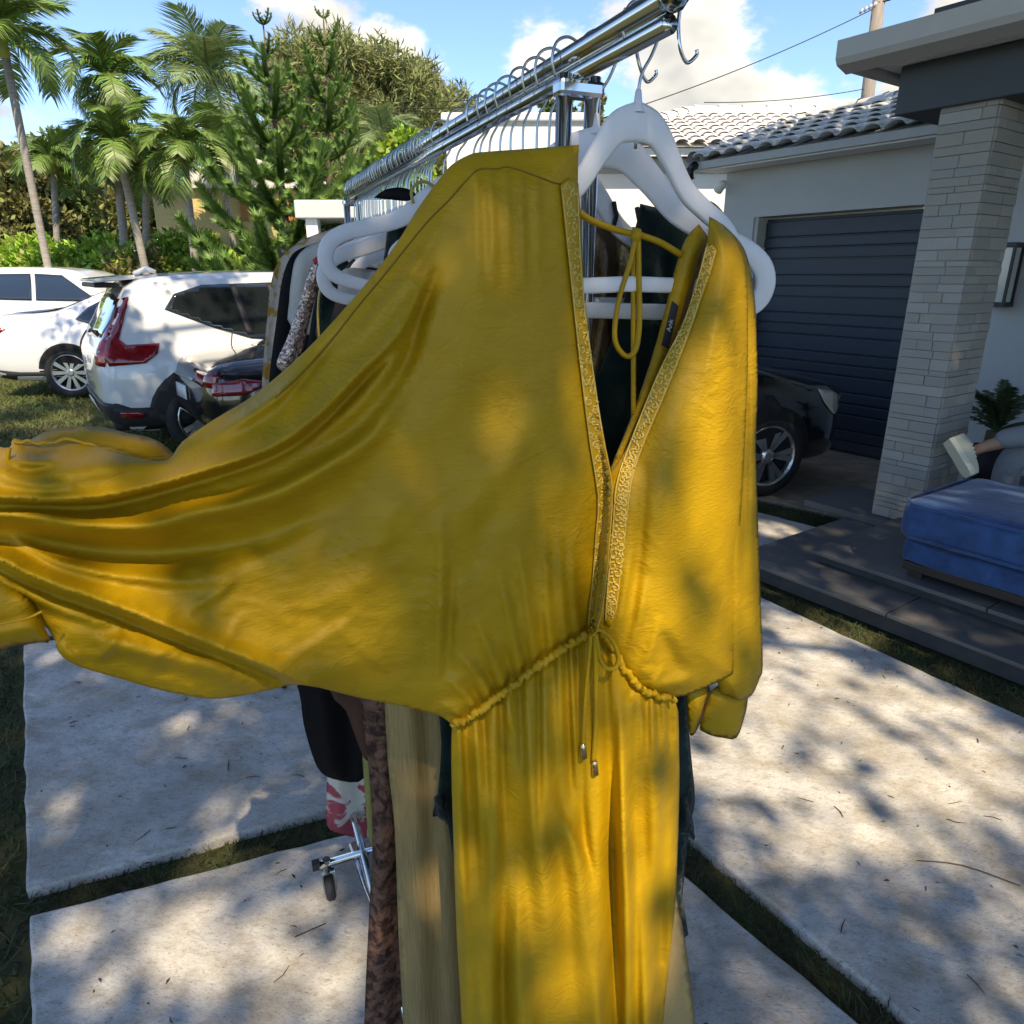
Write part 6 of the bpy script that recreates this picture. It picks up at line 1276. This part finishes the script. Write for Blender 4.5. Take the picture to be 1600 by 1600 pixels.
# ---------------------------------------------------------------- shade trees standing behind the viewpoint; their gaps let the sun through in flecks
KX, KY = SUN.x/SUN.z, SUN.y/SUN.z
def shade_q(P): return (P.x-KX*P.z, P.y-KY*P.z)
def dress_q(px, py): return shade_q(Vector(plane_pt(np.array([[px, py]], float), S0, np.array([.04]), Vector((0, 0, 0)))[0].tolist()))
LIT = []   # (qx, qy, rx, ry)
def lit_dress(px, py, rx, ry):
    a = dress_q(px, py); b = dress_q(px+rx, py); c = dress_q(px, py+ry); LIT.append((a[0], a[1], abs(b[0]-a[0])+.02, abs(c[1]-a[1])+.02))
def lit_ground(px, py, rx, ry, z=0):
    a = at_z(px, py, z); b = at_z(px+rx, py, z); c = at_z(px, py+ry, z); q = shade_q(a); LIT.append((q[0], q[1], abs(b.x-a.x)+.02, abs(c.y-a.y)+.02))
for t in ((1100, 720, 110, 330), (1120, 960, 90, 130), (150, 930, 180, 100), (300, 935, 270, 100), (430, 945, 190, 110), (260, 1040, 220, 70), (960, 1350, 110, 120), (1085, 520, 70, 110), (1090, 700, 90, 160), (1100, 900, 80, 130), (1175, 800, 20, 260), (980, 130, 60, 60), (1150, 450, 30, 80), (900, 250, 30, 25),
          (60, 730, 110, 40), (30, 815, 60, 18), (160, 915, 130, 50), (330, 920, 130, 70), (450, 910, 90, 60), (200, 1010, 140, 60), (360, 1060, 90, 30),
          (755, 1380, 40, 90), (870, 1330, 35, 110), (925, 1230, 35, 60), (990, 1500, 60, 110), (1010, 1250, 30, 60), (850, 1170, 40, 50)): lit_dress(*t)
for t in ((170, 1470, 50, 60), (250, 1430, 40, 40), (320, 1440, 50, 50), (300, 1530, 70, 80), (400, 1440, 40, 30), (520, 1500, 55, 80), (500, 1580, 40, 50), (80, 1245, 24, 22), (220, 1205, 15, 12),
          (1130, 1200, 50, 45), (1220, 1205, 45, 50), (1120, 1300, 25, 30), (1330, 1150, 40, 35), (1300, 1060, 50, 30), (1400, 1230, 50, 50), (1540, 1150, 40, 35), (1470, 1250, 45, 60), (1575, 1290, 40, 50), (1250, 990, 60, 30), (1210, 1070, 60, 40), (1350, 980, 40, 20), (1200, 830, 40, 14), (1460, 1090, 40, 25), (1560, 1400, 40, 30), (1390, 1320, 40, 30), (1150, 1130, 60, 35), (1280, 1250, 60, 35), (1490, 1180, 60, 35), (1330, 1340, 80, 35), (1230, 1330, 50, 30), (1550, 1220, 40, 40), (1400, 1080, 50, 25)): lit_ground(*t)
for t in ((1360, 862, 40, 10), (1290, 905, 35, 12), (1440, 985, 35, 18), (1560, 1000, 30, 14)): lit_ground(*t, .12)
for t in ((1490, 785, 40, 12), (1580, 765, 30, 10)): lit_ground(*t, .6)
for t in ((270, 470, 30, 14), (215, 470, 25, 10), (330, 500, 25, 14), (250, 510, 20, 16), (385, 520, 20, 14), (180, 600, 14, 24)):
    a = at_y(t[0], t[1], 6.6); b = at_y(t[0]+t[2], t[1], 6.6); q = shade_q(a); LIT.append((q[0], q[1], b.x-a.x, .22))
LA = np.array(LIT); LA[:, 2:] *= 1.22
def lit_at(q):
    """0 in the middle of a sun fleck, 1 in full shade"""
    d = np.sqrt(((q[:, None, 0]-LA[None, :, 0])/LA[None, :, 2])**2+((q[:, None, 1]-LA[None, :, 1])/LA[None, :, 3])**2).min(1)
    return np.clip((d-.92)/.30, 0, 1)
def shade_trees():
    rg = np.random.default_rng(11); n = 46000
    q = np.stack([rg.uniform(-6.5, 7.5, n), rg.uniform(-.6, 11.2, n)], 1)
    keep = rg.random(n) < lit_at(q)
    far = (q[:, 1] > 7.5) & (q[:, 0] < .8); keep &= ~(far & (rg.random(n) < .55))
    keep &= ~((q[:, 1] > 10.0) & (rg.random(n) < .6))
    # lawn in the left distance gets broad irregular gaps
    gx = np.sin(q[:, 0]*2.1+1)*np.sin(q[:, 1]*1.7+.5)+.5*np.sin(q[:, 0]*4.3+q[:, 1]*2.9); keep &= ~((q[:, 0] < -2.2) & (gx > .45))
    q = q[keep]; h = rg.uniform(5.2, 8.6, len(q)); C = np.stack([q[:, 0]+KX*h, q[:, 1]+KY*h, h], 1)
    M_can = mat('canopy_leaf', (.06, .10, .025), .5, island=.4, trans=.25)
    centers = ((-3.2, -4.2), (2.6, -4.6), (1.2, .2), (-3.6, 1.6), (5.0, -.5)); owner = np.argmin([((C[:, 0]-c[0])**2+(C[:, 1]-c[1])**2) for c in centers], axis=0)
    trunks = ((-3.6, -5.2), (3.4, -5.8), (6.4, -3.2), (-6.2, -1.4), (7.6, -1.0))
    names = ('left of the driveway behind the viewpoint', 'right of the driveway behind the viewpoint', 'beside the porch with limbs over the drive', 'at the lawn edge with limbs over the cars', 'at the corner of the porch with limbs over its roof')
    for k, c in enumerate(centers):
        P = C[owner == k]
        if len(P) < 20: continue
        tx, ty = trunks[k]; e = empty('shade_tree', (tx, ty, 0), 0, 'broad shade tree ' + names[k], 'tree', 'shade trees over the driveway')
        L5 = 5; nn = len(P)*L5; B = np.repeat(P, L5, 0)+rg.normal(0, .075, (nn, 3)); ax = rg.normal(size=(nn, 3)); ax /= np.linalg.norm(ax, axis=1)[:, None]
        s = rg.uniform(.08, .15, nn)[:, None]; sd = np.cross(ax, rg.normal(size=(nn, 3))); sd /= np.linalg.norm(sd, axis=1)[:, None]; B = B-np.array([tx, ty, 0])
        V = np.stack([B, B+ax*s*.5+sd*s*.32, B+ax*s, B+ax*s*.5-sd*s*.32], 1).reshape(-1, 3); np_mesh('crown', V, np.arange(4*nn).reshape(-1, 4), M_can, e)
        MB().tube([(0, 0, -.03), (.1, .1, 2), (.0, .2, 4.2), ((c[0]-tx)*.3, (c[1]-ty)*.3, 5.6)], [.34, .26, .22, .14], 10).build('trunk', M_barkd, e, True)
        for i in range(7):
            qv = P[rg.integers(len(P))]; MB().tube([(0, .15, 3.6+.2*i), ((qv[0]-tx)*.5, (qv[1]-ty)*.5, 4.9+.25*i), (qv[0]-tx, qv[1]-ty, qv[2])], [.10, .055, .012], 6).build('limb', M_barkd, e, True)
shade_trees()
